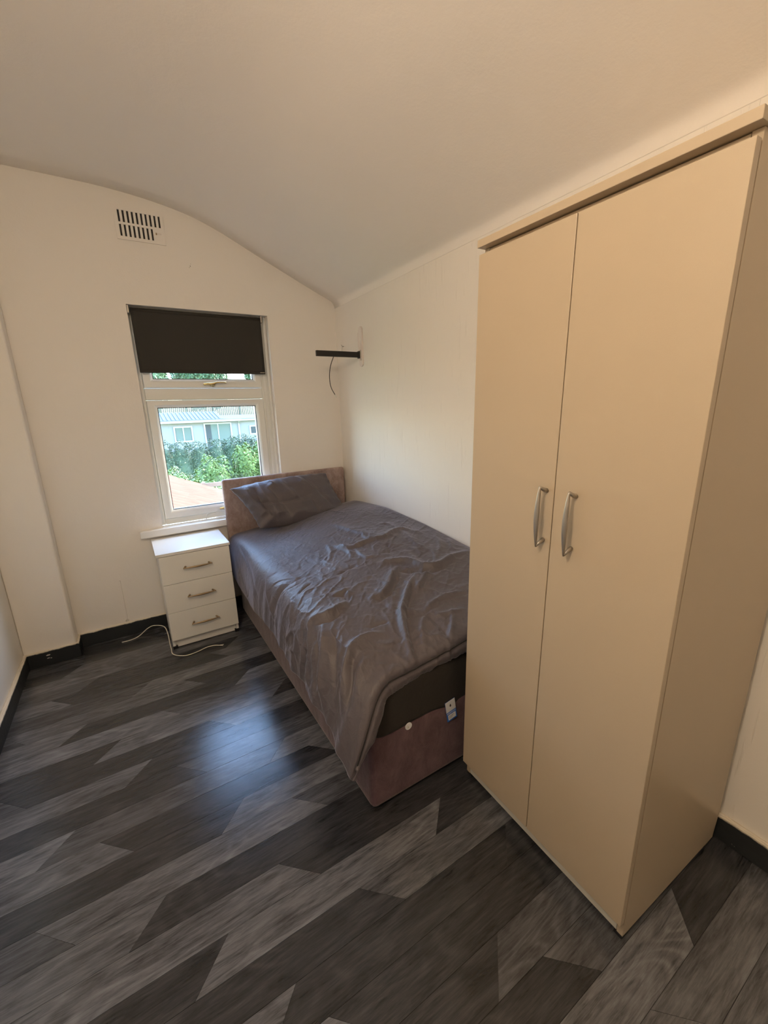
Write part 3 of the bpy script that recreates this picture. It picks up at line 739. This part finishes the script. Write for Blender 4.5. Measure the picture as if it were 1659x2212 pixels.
STROKES=[
 (1,0.012,0.03,[(0.379,0.532),(0.357,0.768),(0.313,0.933),(0.285,0.974)]),
 (1,0.016,0.028,[(0.525,0.786),(0.485,0.945),(0.379,0.968),(0.291,0.998),(0.169,0.963),(0.109,1.092)]),
 (1,0.01,0.02,[(0.169,0.963),(0.213,1.169),(0.202,1.275)]),
 (1,0.022,0.026,[(0.474,1.204),(0.374,1.252),(0.335,1.317),(0.324,1.381),(0.263,1.417),(0.158,1.399),(0.044,1.393)]),
 (-1,0.014,0.022,[(0.435,1.322),(0.391,1.381),(0.34,1.435),(0.246,1.452)]),
 (1,0.02,0.024,[(0.329,1.387),(0.452,1.452),(0.541,1.529),(0.619,1.612),(0.669,1.701),(0.713,1.791),(0.729,1.852)]),
 (-1,0.018,0.018,[(0.435,1.452),(0.53,1.547),(0.591,1.606),(0.652,1.701),(0.696,1.797),(0.713,1.852)]),
 (1,0.016,0.024,[(0.663,1.429),(0.597,1.435),(0.53,1.399),(0.474,1.34),(0.407,1.287)]),
 (-1,0.01,0.018,[(0.658,1.476),(0.575,1.458),(0.502,1.405),(0.441,1.358)]),
 (1,0.014,0.02,[(0.497,1.541),(0.407,1.476),(0.329,1.435),(0.257,1.441)]),
 (1,0.018,0.024,[(0.94,1.411),(0.903,1.399),(0.858,1.429),(0.795,1.417),(0.724,1.387)]),
 (-1,0.014,0.018,[(0.908,1.435),(0.863,1.47),(0.795,1.447)]),
 (1,0.012,0.016,[(0.911,1.387),(0.983,1.464),(1.07,1.488),(1.145,1.535)]),
 (1,0.014,0.022,[(0.872,1.441),(0.937,1.547),(1.035,1.589),(1.145,1.636)]),
 (-1,0.012,0.018,[(0.919,1.458),(0.983,1.529),(1.07,1.559),(1.139,1.589)]),
 (1,0.016,0.022,[(0.729,1.654),(0.784,1.63),(0.855,1.642),(0.9,1.666),(0.958,1.695),(1.056,1.725)]),
 (-1,0.014,0.02,[(0.855,1.677),(0.903,1.695),(0.949,1.725),(1.012,1.749)]),
 (-1,0.01,0.018,[(0.866,1.541),(0.929,1.612),(0.993,1.648),(1.084,1.677)]),
 (1,0.008,0.018,[(0.849,1.719),(0.895,1.731),(0.946,1.761)]),
 (-1,0.008,0.02,[(1.048,1.039),(0.94,1.045),(0.863,1.045),(0.784,1.027),(0.702,1.033)]),
 (-1,0.01,0.007,[(0.872,1.181),(0.837,1.157),(0.784,1.128)]),
 (1,0.008,0.01,[(0.908,1.163),(0.929,1.216),(0.98,1.258)]),
 (1,0.007,0.012,[(1.093,1.222),(1.012,1.275),(0.967,1.34)]),
 (1,0.007,0.012,[(1.103,1.24),(1.056,1.334),(1.065,1.352)]),
 (-1,0.006,0.018,[(0.898,0.232),(0.967,0.621),(1.048,0.809)]),
 (1,0.006,0.018,[(0.976,0.196),(1.079,0.45),(1.162,0.65)]),
 (1,0.007,0.02,[(0.866,0.792),(0.997,0.945),(1.088,1.069)]),
 (1,0.01,0.016,[(0.536,0.768),(0.569,0.892),(0.641,0.986)]),
 (1,0.009,0.014,[(0.497,0.868),(0.508,0.998),(0.541,1.057)]),
 (1,0.009,0.014,[(0.469,0.986),(0.48,1.104),(0.441,1.134)]),
 (-1,0.008,0.014,[(0.669,1.151),(0.586,1.14),(0.547,1.151)]),
 (1,0.009,0.016,[(0.773,1.305),(0.724,1.305),(0.674,1.299)]),
 (-1,0.008,0.012,[(0.773,1.317),(0.735,1.34),(0.746,1.429)]),
 (1,0.011,0.016,[(0.552,1.654),(0.458,1.624),(0.379,1.63),(0.307,1.66)]),
 (1,0.009,0.014,[(0.558,1.648),(0.575,1.589),(0.597,1.559)]),
 (1,0.009,0.014,[(0.552,1.666),(0.602,1.713),(0.663,1.797)]),
 (-1,0.009,0.014,[(0.541,1.671),(0.541,1.743),(0.558,1.824)]),
 (1,0.009,0.016,[(0.53,1.683),(0.469,1.713),(0.391,1.737)]),
 (1,0.009,0.014,[(0.441,1.701),(0.502,1.773),(0.564,1.817)]),
 (1,0.009,0.016,[(0.153,1.216),(0.224,1.346),(0.279,1.387)]),
 (1,0.008,0.016,[(0.296,1.187),(0.307,1.269),(0.318,1.322)]),
 (1,0.01,0.018,[(0.06,1.128),(0.115,1.246),(0.213,1.352)]),
 (1,0.008,0.014,[(0.016,1.199),(0.098,1.328),(0.065,1.364)]),
 (1,0.008,0.016,[(0.784,1.666),(0.768,1.707),(0.724,1.713)]),
 (-1,0.008,0.014,[(0.773,1.6),(0.724,1.6),(0.68,1.612)]),
 (1,0.008,0.014,[(0.768,1.743),(0.751,1.803),(0.74,1.845)]),
 (1,0.007,0.014,[(0.23,0.792),(0.164,0.833),(0.18,0.957)]),
 (-1,0.007,0.014,[(0.329,1.057),(0.352,1.134),(0.402,1.193)]),
 (1,0.008,0.012,[(0.346,0.845),(0.368,0.951),(0.307,0.968)]),
 (1,0.008,0.014,[(0.967,1.34),(1.035,1.417),(1.145,1.405)]),
 (-1,0.008,0.014,[(0.983,1.281),(1.07,1.334),(1.145,1.37)]),
]
# fold displacement
Gd = duvet_base(300, 380); NU, NV = Gd.shape[:2]
s_, t_ = uvmap(Gd)
SS, TT = np.meshgrid(s_, t_, indexing='ij')
H = np.zeros((NU, NV)); rs = np.random.RandomState(5)
def seg_dist(S, T, pts):
    best = np.full(S.shape, 9.0); par = np.zeros(S.shape); sd = np.zeros(S.shape)
    L = [0]
    for a, b in zip(pts[:-1], pts[1:]): L.append(L[-1]+math.hypot(b[0]-a[0], b[1]-a[1]))
    for i, (a, b) in enumerate(zip(pts[:-1], pts[1:])):
        vx, vy = b[0]-a[0], b[1]-a[1]; l2 = vx*vx+vy*vy+1e-9
        q = np.clip(((S-a[0])*vx+(T-a[1])*vy)/l2, 0, 1)
        ex, ey = S-a[0]-q*vx, T-a[1]-q*vy; d = np.hypot(ex, ey)
        m = d < best; best[m] = d[m]; par[m] = (L[i]+q[m]*math.sqrt(l2))/L[-1]
        sd[m] = np.sign(vx*ey-vy*ex)[m]
    return best, par, sd
def cat2(pts, n=5):
    return [(p_.x, p_.y) for p_ in catmull([Vector((a, b, 0)) for a, b in pts], n)]
def stroke(sg, amp, wd, pts, wob=0.12):
    global H
    pts = cat2(pts) if len(pts) > 2 else pts
    xs = [p_[0] for p_ in pts]; ysx = [p_[1] for p_ in pts]; pad = wd*3.2
    i0, i1 = np.searchsorted(s_, (min(xs)-pad, max(xs)+pad)); j0, j1 = np.searchsorted(t_, (min(ysx)-pad, max(ysx)+pad))
    if i1 <= i0 or j1 <= j0: return
    S, T = SS[i0:i1, j0:j1], TT[i0:i1, j0:j1]
    d, q, sd = seg_dist(S, T, pts)
    tap = np.clip(np.minimum(q, 1-q)/0.28, 0, 1)**0.7
    # steeper on one side than on the other, like a tucked fold
    ww_ = wd*np.where(sd > 0, 1.25, 0.62)
    H[i0:i1, j0:j1] += sg*amp*tap*np.exp(-(d/ww_)**1.6)
for sg, amp, wd, pts in STROKES: stroke(sg, amp*1.05, wd*0.85, pts)
# small random crumples: short creases, denser in the middle and the foot half
for k in range(300):
    cs, ct = rs.uniform(0.03, 1.12), rs.uniform(0.06, 1.80)
    if ct < 0.55 and cs > 0.62 and rs.rand() < 0.75: continue
    L_ = rs.uniform(0.05, 0.20)
    if ct < 0.9 and cs > 0.55 and rs.rand() < 0.6: continue
    if cs > 0.80: an = rs.normal(0.0, 0.28)
    else: an = rs.normal(0.75, 0.7)
    dx, dy = math.cos(an)*L_/2, math.sin(an)*L_/2; bx_, by_ = rs.normal(0, 0.006, 2)
    stroke(rs.choice([-1, 1]), rs.uniform(0.0008, 0.0028), rs.uniform(0.004, 0.010), [(cs-dx, ct-dy), (cs+bx_, ct+by_), (cs+dx, ct+dy)])
# long soft undulations
for k in range(9):
    a = rs.uniform(0, 3.14); f_ = rs.uniform(6, 17); H += 0.0020*np.sin(f_*(SS*math.cos(a)+TT*math.sin(a))+rs.uniform(0, 6.28))
# side hang: soft vertical pleats growing to the foot
side = np.clip((SS-0.86)/0.2, 0, 1)
H += side*np.clip((TT-0.5)/1.1, 0, 1)*(0.007*(1-2*np.abs(np.sin(TT*15+0.6+1.2*SS)))+0.0035*(1-2*np.abs(np.sin(TT*37+4*SS)))+0.003*np.sin(TT*21))
# stitched line across the foot
jt = (np.arange(NV)-(NV-14))/14.0
seamv = np.exp(-((jt-0.48)/0.07)**2); H -= 0.0060*seamv[None, :]
fl = np.clip((jt-0.55)/0.45, 0, 1); H += fl[None, :]*(0.004*np.sin(SS*19+2*np.sin(SS*7))+0.002*np.sin(SS*83+1+3*np.sin(SS*11)))
def vnoise(f1, f2, seed, ang=0.0):
    g_ = np.random.RandomState(seed).rand(64, 64)
    a_ = SS*math.cos(ang)+TT*math.sin(ang); b2_ = -SS*math.sin(ang)+TT*math.cos(ang)
    x_, y_ = (a_*f1+20) % 63, (b2_*f2+20) % 63
    i_, j_ = np.floor(x_).astype(int), np.floor(y_).astype(int); fx, fy = x_-i_, y_-j_
    fx, fy = fx*fx*(3-2*fx), fy*fy*(3-2*fy); k_ = (i_+1) % 64; l_ = (j_+1) % 64
    return g_[i_, j_]*(1-fx)*(1-fy)+g_[k_, j_]*fx*(1-fy)+g_[i_, l_]*(1-fx)*fy+g_[k_, l_]*fx*fy
zone = np.clip(vnoise(3.2, 3.2, 1)*2.2-0.55, 0.12, 1)*np.clip((TT-0.15)/0.35, 0.2, 1)
zone = zone*(1-0.80*np.clip((SS-0.58)/0.22, 0, 1)*np.clip((1.25-TT)/0.4, 0, 1))*(1-0.55*side)
for k, (f1, f2, an, am) in enumerate(((7, 17, 0.6, .0062), (8, 15, 1.5, .0050), (16, 34, 0.9, .0030), (15, 30, 2.4, .0026), (34, 66, 0.4, .0013), (30, 60, 1.8, .0012))):
    nn_ = vnoise(f1, f2, 30+k, an)+0.25*vnoise(f1*2.1, f2*2.1, 60+k, an)-0.125
    H += am*zone*np.exp(-(np.abs(nn_-0.5)/0.055)**1.1)*(0.4+0.6*vnoise(4, 4, 90+k))
H *= np.clip(SS/0.03, 0, 1)
du = np.gradient(Gd, axis=0); dv = np.gradient(Gd, axis=1); Nn = np.cross(du, dv)
Nn /= np.linalg.norm(Nn, axis=2)[:, :, None]+1e-12
if Nn[NU//4, NV//2, 2] < 0: Nn = -Nn
Gd = Gd+Nn*H[:, :, None]
Gd[:, :, 0] = np.minimum(Gd[:, :, 0], W-0.006)
dv_o = grid_mesh('duvet', Gd, M['duvet'], None, 0.0)
if dv_o.data.polygons[NU*NV//3].normal.z < 0: dv_o.data.flip_normals()
m_ = dv_o.modifiers.new('solid', 'SOLIDIFY'); m_.thickness = 0.007; m_.offset = -1
js = NV-14+6
tb = MB().tube([tuple(q) for q in (Gd[2:-6:3, js]+np.array([0, -0.0012, 0]))], 0.0017, 6)
sm_ = tb.build('stitched_seam', M['seam'], dv_o, smooth=True)
tag(dv_o, 'rumpled charcoal duvet covering the bed and hanging at its corner', 'duvet')

# pillow leaning on the headboard
TL, TR, BLc, BR = [np.array(p_) for p_ in ((1.190, 2.925, 0.868), (1.868, 2.925, 0.902), (1.310, 2.745, 0.622), (1.965, 2.745, 0.606))]
n1, n2 = 200, 120
def pillow_side(sgn):
    U = np.linspace(0, 1, n1)[:, None]; V = np.linspace(0, 1, n2)[None, :]
    P = ((1-U)*(1-V))[..., None]*TL+(U*(1-V))[..., None]*TR+((1-U)*V)[..., None]*BLc+(U*V)[..., None]*BR
    nrm = np.cross(TR-TL, BLc-TL); nrm /= np.linalg.norm(nrm)
    if nrm[1] > 0: nrm = -nrm
    a, b = 2*U-1, 2*V-1
    th = (np.clip(1-np.abs(a)**3.2, 0, 1)**0.62)*(np.clip(1-np.abs(b)**2.6, 0, 1)**0.60)
    # outline: sides draw in between the pointed corners
    cen = (TL+TR+BLc+BR)/4
    pull = (0.050*(1-a*a)*np.where(b > 0, -0.55, -0.75)*(b*b)*np.sign(b))[..., None]*((TL-BLc)/np.linalg.norm(TL-BLc))*np.where(b > 0, -1.0, 1.0)[..., None]*np.where(b > 0, -1.0, 1.0)[..., None]
    pull2 = -0.018*(1-b*b)[..., None]*(np.abs(a)**3)[..., None]*np.sign(a)[..., None]*((TR-TL)/np.linalg.norm(TR-TL))
    P = P+pull*0.5+pull2
    h = np.zeros((n1, n2)); uu, vv = np.broadcast_to(U, (n1, n2)), np.broadcast_to(V, (n1, n2))
    if sgn > 0:
        for sg, amp, wd, pts in ((1, .007, .03, [(.47, 0), (.49, .3), (.53, .62)]), (-1, .005, .02, [(.10, .48), (.35, .56), (.62, .50)]),
            (-1, .006, .02, [(.70, .05), (.76, .4), (.82, .75)]), (-1, .004, .02, [(.62, .50), (.64, .9)]),
            (1, .010, .04, [(.14, .02), (.08, .35), (.13, .75)]), (1, .008, .03, [(.26, .02), (.21, .4), (.24, .8)]), (-1, .007, .03, [(.2, .1), (.15, .5), (.2, .95)]),
            (1, .008, .03, [(.05, .98), (.2, .80), (.34, .76)]), (1, .006, .03, [(.30, .98), (.40, .82), (.55, .80)]), (1, .007, .03, [(.60, .0), (.66, .12), (.64, .25)]),
            (1, .006, .03, [(.36, .0), (.38, .12), (.30, .2)]), (-1, .004, .015, [(.3, .15), (.32, .5), (.34, .9)]), (1, .006, .03, [(.95, .95), (.85, .85), (.7, .86)]),
            (1, .005, .02, [(.9, .98), (.78, .93), (.62, .96)]), (1, .006, .03, [(.02, .8), (.1, .72), (.2, .7)])):
            d, q, sd = seg_dist(uu*0.68, vv*0.31, [(x*0.68, y*0.31) for x, y in cat2(pts)])
            h += sg*1.6*amp*np.clip(np.minimum(q, 1-q)/0.2, 0.25, 1)*np.exp(-(d/(wd*0.5))**1.6)
    rp = np.random.RandomState(3)
    for k in range(8):
        f1, f2, p0 = rp.uniform(-30, 30), rp.uniform(-30, 30), rp.uniform(0, 6.28); h += 0.0009*np.sin(f1*uu+f2*vv+p0)
    h = h*np.clip(th*2.2, 0, 1)
    frill = 0.004*np.sin(uu*55)*(np.abs(b)**14)+0.004*np.sin(vv*40)*(np.abs(a)**14)
    return P+nrm*((sgn*(0.072 if sgn > 0 else 0.045)*th+(h if sgn > 0 else 0)+frill)[..., None])
F, Bk = pillow_side(1), pillow_side(-1)
ring = np.concatenate([F, Bk[:, ::-1]], 1)
pw = empty('pillow', (1.6, 2.85, 0.60), 'charcoal pillow propped against the headboard', 'pillow')
for nm, g in (('pillowcase', ring),):
    o = grid_mesh(nm, g, M['pillow'], None); 
    import bmesh
    b_ = bmesh.new(); b_.from_mesh(o.data); bmesh.ops.remove_doubles(b_, verts=b_.verts, dist=0.0012)
    bmesh.ops.holes_fill(b_, edges=b_.edges, sides=0); bmesh.ops.recalc_face_normals(b_, faces=b_.faces); b_.to_mesh(o.data); b_.free()
    o.data.polygons.foreach_set('use_smooth', [True]*len(o.data.polygons))
    o.parent = pw; o.matrix_parent_inverse = Matrix.Translation(-pw.location)

# ------------------------------------------------------------------ ceiling lamp above the viewpoint
LX, LY = 0.27, 0.42
lp = empty('ceiling_lamp', (LX, LY, 2.50), 'round warm glowing ceiling lamp just above the viewpoint', 'lamp')
WARM = (1.0, 0.79, 0.57)
child(MB().tube([(LX, LY, 2.470), (LX, LY, 2.505)], 0.165, 40), 'lamp_base', M['plate'], lp, bevel=0.004)
child(MB().tube([(LX, LY, 2.4695-0.012*k) for k in range(6)], [0.158, 0.155, 0.145, 0.126, 0.092, 0.02], 40), 'diffuser', emit('lit_diffuser', WARM, 2.5), lp, smooth=True)
ld = bpy.data.lights.new('lamp_light', 'POINT'); lo = bpy.data.objects.new('lamp_light', ld); link(lo)
ld.energy = 22.5; ld.color = WARM; ld.shadow_soft_size = 0.09; lo.parent = lp; lo.location = (0, 0, -0.42)

# ------------------------------------------------------------------ outside, seen through the window
GZ = -2.7
g = MB(); g.box((-14, D+0.6, GZ-0.3), (24, 60, GZ)); o = g.build('ground_garden', M['lawn']); tag(o, kind='structure')
def bung_x(v): return v
bu = empty('bungalow', (5.4, 28, GZ), 'white bungalow with grey roof beyond the dark hedge', 'building')
bz0, bz1 = GZ, 0.84
child(MB().box((2.55, 28, bz0), (9.6, 33, bz1)), 'wall', M['render'], bu)
for k in range(26):
    z = -0.5+k*0.05
    if z < bz1: child(MB().box((2.55, 27.985, z), (9.6, 28.0, z+0.042)), 'cladding_board', M['render'], bu)
rf = MB(); rf.prism([(27.6, 0.90), (27.6, 0.98), (29.6, 1.42), (33.2, 1.0), (33.2, .9)], 0, 2.3, 6.1)
rf.prism([(27.7, 0.88), (27.7, 0.95), (29.6, 1.16), (33.2, 0.98), (33.2, .88)], 0, 6.1, 9.8)
child(rf, 'roof', M['roofgrey'], bu)
for k in range(18):
    x = 2.35+k*0.22
    if x < 6.05: child(MB().prism([(27.58, 0.99), (27.58, 1.01), (29.6, 1.45), (29.6, 1.42)], 0, x, x+0.05), 'roof_rib', M['roofgrey'], bu)
child(MB().box((2.3, 27.45, 0.80), (7.15, 27.6, 0.92)), 'gutter', M['gutter'], bu, bevel=0.02)
child(MB().box((7.15, 27.55, 0.80), (9.8, 27.7, 0.90)), 'gutter', M['gutter'], bu, bevel=0.02)
child(MB().tube([(7.05, 27.6, 0.85), (7.05, 27.93, 0.65), (7.05, 27.93, GZ)], 0.05, 8), 'downpipe', M['gutter'], bu)
def far_win(x0, z0, x1, z1, n, dark=()):
    f = child(MB().ring((x0-.08, z0-.08, x1+.08, z1+.08), (x0, z0, x1, z1), 27.93, 28.03), 'window', M['gutter'], bu)
    w_ = (x1-x0)/n
    for k in range(n):
        child(MB().box((x0+k*w_+.03, 27.96, z0), (x0+(k+1)*w_-.03, 27.975, z1)), 'pane', M['darkroom'] if k in dark else M['curtain'], f)
    for k in range(1, n): child(MB().box((x0+k*w_-.03, 27.94, z0), (x0+k*w_+.03, 27.99, z1)), 'mullion', M['gutter'], f)
far_win(3.36, -0.24, 4.24, 0.53, 2)
far_win(5.05, -1.6, 6.52, 0.66, 2)
child(MB().box((5.06, 27.945, -1.6), (5.36, 27.958, 0.65)), 'open_gap', M['darkroom'], bu)
far_win(7.78, -0.02, 8.25, 0.40, 1, (0,))
# close-boarded fence behind the bungalow
fe = empty('boarded_fence', (6, 34, GZ), 'tall weathered board fence behind the bungalow roof', 'fence')
fb_ = MB()
for k in range(110):
    x = 1.0+k*0.13; fb_.box((x, 34, GZ), (x+0.115, 34.03+0.01*(k % 2), 2.35+0.03*R.random()))
o = child(fb_, 'boards', M['fencewood'], fe); tag(o, kind='stuff')
for k in range(8): child(MB().box((1.0+k*1.9, 33.9, GZ), (1.12+k*1.9, 34.0, 2.45)), 'post', M['fencewood'], fe)

def foliage(name, cells, n, size, mat, seed, parent, shell=0.75, up_=0.3):
    """leaf cards scattered over the outer shell of a group of ellipsoids: cells = (cx,cy,cz,rx,ry,rz)"""
    rr = np.random.RandomState(seed); vol = np.array([c[3]*c[5]+c[4]*c[5] for c in cells]); vol = vol/vol.sum()
    pick = rr.choice(len(cells), n, p=vol); C_ = np.array(cells)[pick]
    d = rr.normal(size=(n, 3)); d /= np.linalg.norm(d, axis=1)[:, None]
    r = shell+(1.04-shell)*rr.rand(n)**0.5
    bumpy = 1+0.10*np.sin(d[:, 0]*9+C_[:, 0]*3)*np.sin(d[:, 2]*8+C_[:, 1])
    P = C_[:, :3]+d*C_[:, 3:6]*(r*bumpy)[:, None]
    nrm = d+rr.normal(scale=0.6, size=(n, 3)); nrm[:, 2] += up_; nrm /= np.linalg.norm(nrm, axis=1)[:, None]
    a = np.cross(nrm, rr.normal(size=(n, 3))); a /= np.linalg.norm(a, axis=1)[:, None]; b = np.cross(nrm, a)
    sz = size*(0.6+0.8*rr.rand(n))[:, None]
    V = np.stack([P-a*sz, P-b*sz*0.55+nrm*sz*0.12, P+a*sz, P+b*sz*0.55+nrm*sz*0.12], 1).reshape(-1, 3)
    me = bpy.data.meshes.new(name); me.vertices.add(4*n); me.vertices.foreach_set('co', V.reshape(-1).astype(np.float32))
    me.loops.add(4*n); me.loops.foreach_set('vertex_index', np.arange(4*n, dtype=np.int32))
    me.polygons.add(n); me.polygons.foreach_set('loop_start', np.arange(n, dtype=np.int32)*4); me.polygons.foreach_set('loop_total', np.full(n, 4, np.int32))
    me.update(calc_edges=True); me.materials.append(mat)
    o = bpy.data.objects.new(name, me); link(o); tag(o, kind='stuff')
    if parent: o.parent = parent; o.matrix_parent_inverse = Matrix.Translation(-parent.location)
    return o
def core(cells, mat, parent, name='branches'):
    mb = MB()
    for (cx, cy, cz_, rx, ry, rz) in cells:
        seg, st_ = 14, 8; v = []; f = []
        for i in range(st_+1):
            th = math.pi*i/st_
            for k in range(seg):
                ph_ = 2*math.pi*k/seg; v.append((cx+rx*.86*math.sin(th)*math.cos(ph_), cy+ry*.86*math.sin(th)*math.sin(ph_), cz_+rz*.86*math.cos(th)))
        for i in range(st_):
            for k in range(seg):
                l = (k+1) % seg; f.append((i*seg+k, i*seg+l, (i+1)*seg+l, (i+1)*seg+k))
        mb.add(v, f)
    o = child(mb, name, mat, parent, smooth=True); return o
def shrub(name, label, cat, cells, n, size, mat, seed, group=None, kname='foliage', shell=0.75):
    c = cells[0]; e = empty(name, (c[0], c[1], GZ), label, cat, group)
    foliage(kname, cells, n, size, mat, seed, e, shell); core(cells, mat, e)
    child(MB().tube([(c[0], c[1], GZ), (c[0], c[1], c[2])], 0.12, 8), 'trunk', M['bark'], e)
    return e
hc = [(1.2+k*0.62, 17.6, -1.15, 0.75, 0.75, 1.46+0.05*math.sin(k*1.7)) for k in range(7)] + [(4.75, 17.5, -1.1, .8, .75, 1.52), (5.4, 17.6, -1.15, .8, .8, 1.48), (6.1, 17.6, -1.25, .8, .8, 1.46)]
shrub('dark_hedge', 'long dark clipped hedge in front of the white bungalow', 'hedge', hc, 52000, 0.032, M['hedge'], 1, shell=0.90)
shrub('garden_bush', 'round bright green leafy bush in the middle of the garden', 'bush', [(2.30, 10.2, -0.50, 0.52, 0.5, 0.88), (2.0, 10.0, -1.0, .6, .5, .9), (2.75, 9.9, -0.98, .6, .5, .75), (2.5, 9.7, -1.2, .7, .5, .8)], 20000, 0.032, M['leaf'], 2)
shrub('garden_bush', 'yellow-green feathery bush left of the round bush', 'bush', [(1.55, 10.6, -0.80, 0.45, 0.5, 0.95), (1.2, 10.7, -0.95, 0.5, 0.5, 0.95), (1.75, 10.3, -1.1, .6, .5, .9)], 16000, 0.024, M['leaf2'], 3)
shrub('garden_bush', 'tall bright climbing bush at the right edge of the window view', 'bush', [(3.05, 10.3, 0.05, 0.30, 0.35, 0.55), (3.4, 10.4, -0.1, 0.40, 0.4, 0.70), (3.3, 10.0, -0.9, 0.6, 0.5, 0.8), (3.8, 10.2, -.6, .6, .5, 1.0)], 18000, 0.032, M['leaf'], 4)
shrub('garden_bush', 'low leafy bush along the edge of the terracotta roof', 'bush', [(1.25, 8.75, -0.30, 0.55, 0.4, 0.58), (1.80, 8.8, -0.50, 0.50, 0.4, 0.62), (2.4, 8.9, -0.7, .5, .4, .6)], 16000, 0.028, M['leaf'], 5)
for (x, y, h_, s_d, lab) in ((2.0, 37.2, 1.0, 7, 'leafy green tree above the fence at the left of the window'), (7.4, 41.5, 1.4, 8, 'broad green tree above the fence in the middle of the window'),
                        (12.6, 37.6, 1.2, 9, 'leafy green tree above the fence at the right of the window')):
    shrub('tree', lab, 'tree', [(x, y, 3.6+h_, 1.9, 2.0, 3.2), (x-1.0, y, 3.0+h_, 1.3, 1.6, 2.6), (x+1.0, y+.4, 3.2+h_, 1.3, 1.6, 2.8)], 20000, 0.12, M['tree'], s_d, kname='crown')
# pale gable and rail between hedge and bushes
gp = MB().prism([(3.25, GZ), (3.75, GZ), (3.75, -0.72), (3.50, -0.25), (3.25, -0.72)], 1, 12.4, 12.5).build('garden_shed_gable', M['gutter']); tag(gp, 'small pale pointed gable of a shed between hedge and bushes', 'shed')

# terracotta roof of the neighbouring extension: rows of half-round tiles running down to the right
ro = empty('extension_roof', (1.6, 5.6, GZ), 'terracotta ribbed tile roof of the extension just below the window', 'roof')
def rz_(x, y): return 0.455-0.438*(x-1.135)+0.012*(y-7)
yk = 3.9; per = 0.185
while yk < 7.0:
    V = []; Fc = []; nn = 8; xs_ = [0.25+0.33*i for i in range(9)]
    for i, x in enumerate(xs_):
        for k in range(nn+1):
            y = yk+per*k/nn; V.append((x, y, rz_(x, y)+0.030*math.sin(math.pi*k/nn)-(0.0 if i % 2 else 0.0)))
            V.append((x+0.33, y, rz_(x+0.33, y)+0.030*math.sin(math.pi*k/nn)+0.012))
    for i in range(len(xs_)):
        o_ = i*(nn+1)*2
        for k in range(nn): Fc.append((o_+2*k, o_+2*k+1, o_+2*k+3, o_+2*k+2))
    child(MB().add(V, Fc), 'tile_row', M['terracotta'], ro); yk += per
deck = MB().prism([(0.25, rz_(0.25, 6)-0.01), (3.2, rz_(3.2, 6)-0.01), (3.2, rz_(3.2, 6)-0.12), (0.25, rz_(0.25, 6)-0.12)], 1, 3.92, 6.98)
child(deck, 'roof_deck', M['brick'], ro)
child(MB().box((0.35, 4.0, GZ), (3.0, 6.9, -0.62)), 'brick_wall', M['brick'], ro)
fr_ = empty('garden_rail_fence', (2.3, 8.1, GZ), 'pale wooden rail fence behind the terracotta roof', 'fence')
child(MB().box((1.72, 8.05, 0.06), (3.2, 8.10, 0.13)), 'rail', M['pinewood'], fr_)
for x in (1.72, 2.75): child(MB().box((x, 8.02, GZ), (x+0.06, 8.12, 0.15)), 'post', M['pinewood'], fr_)
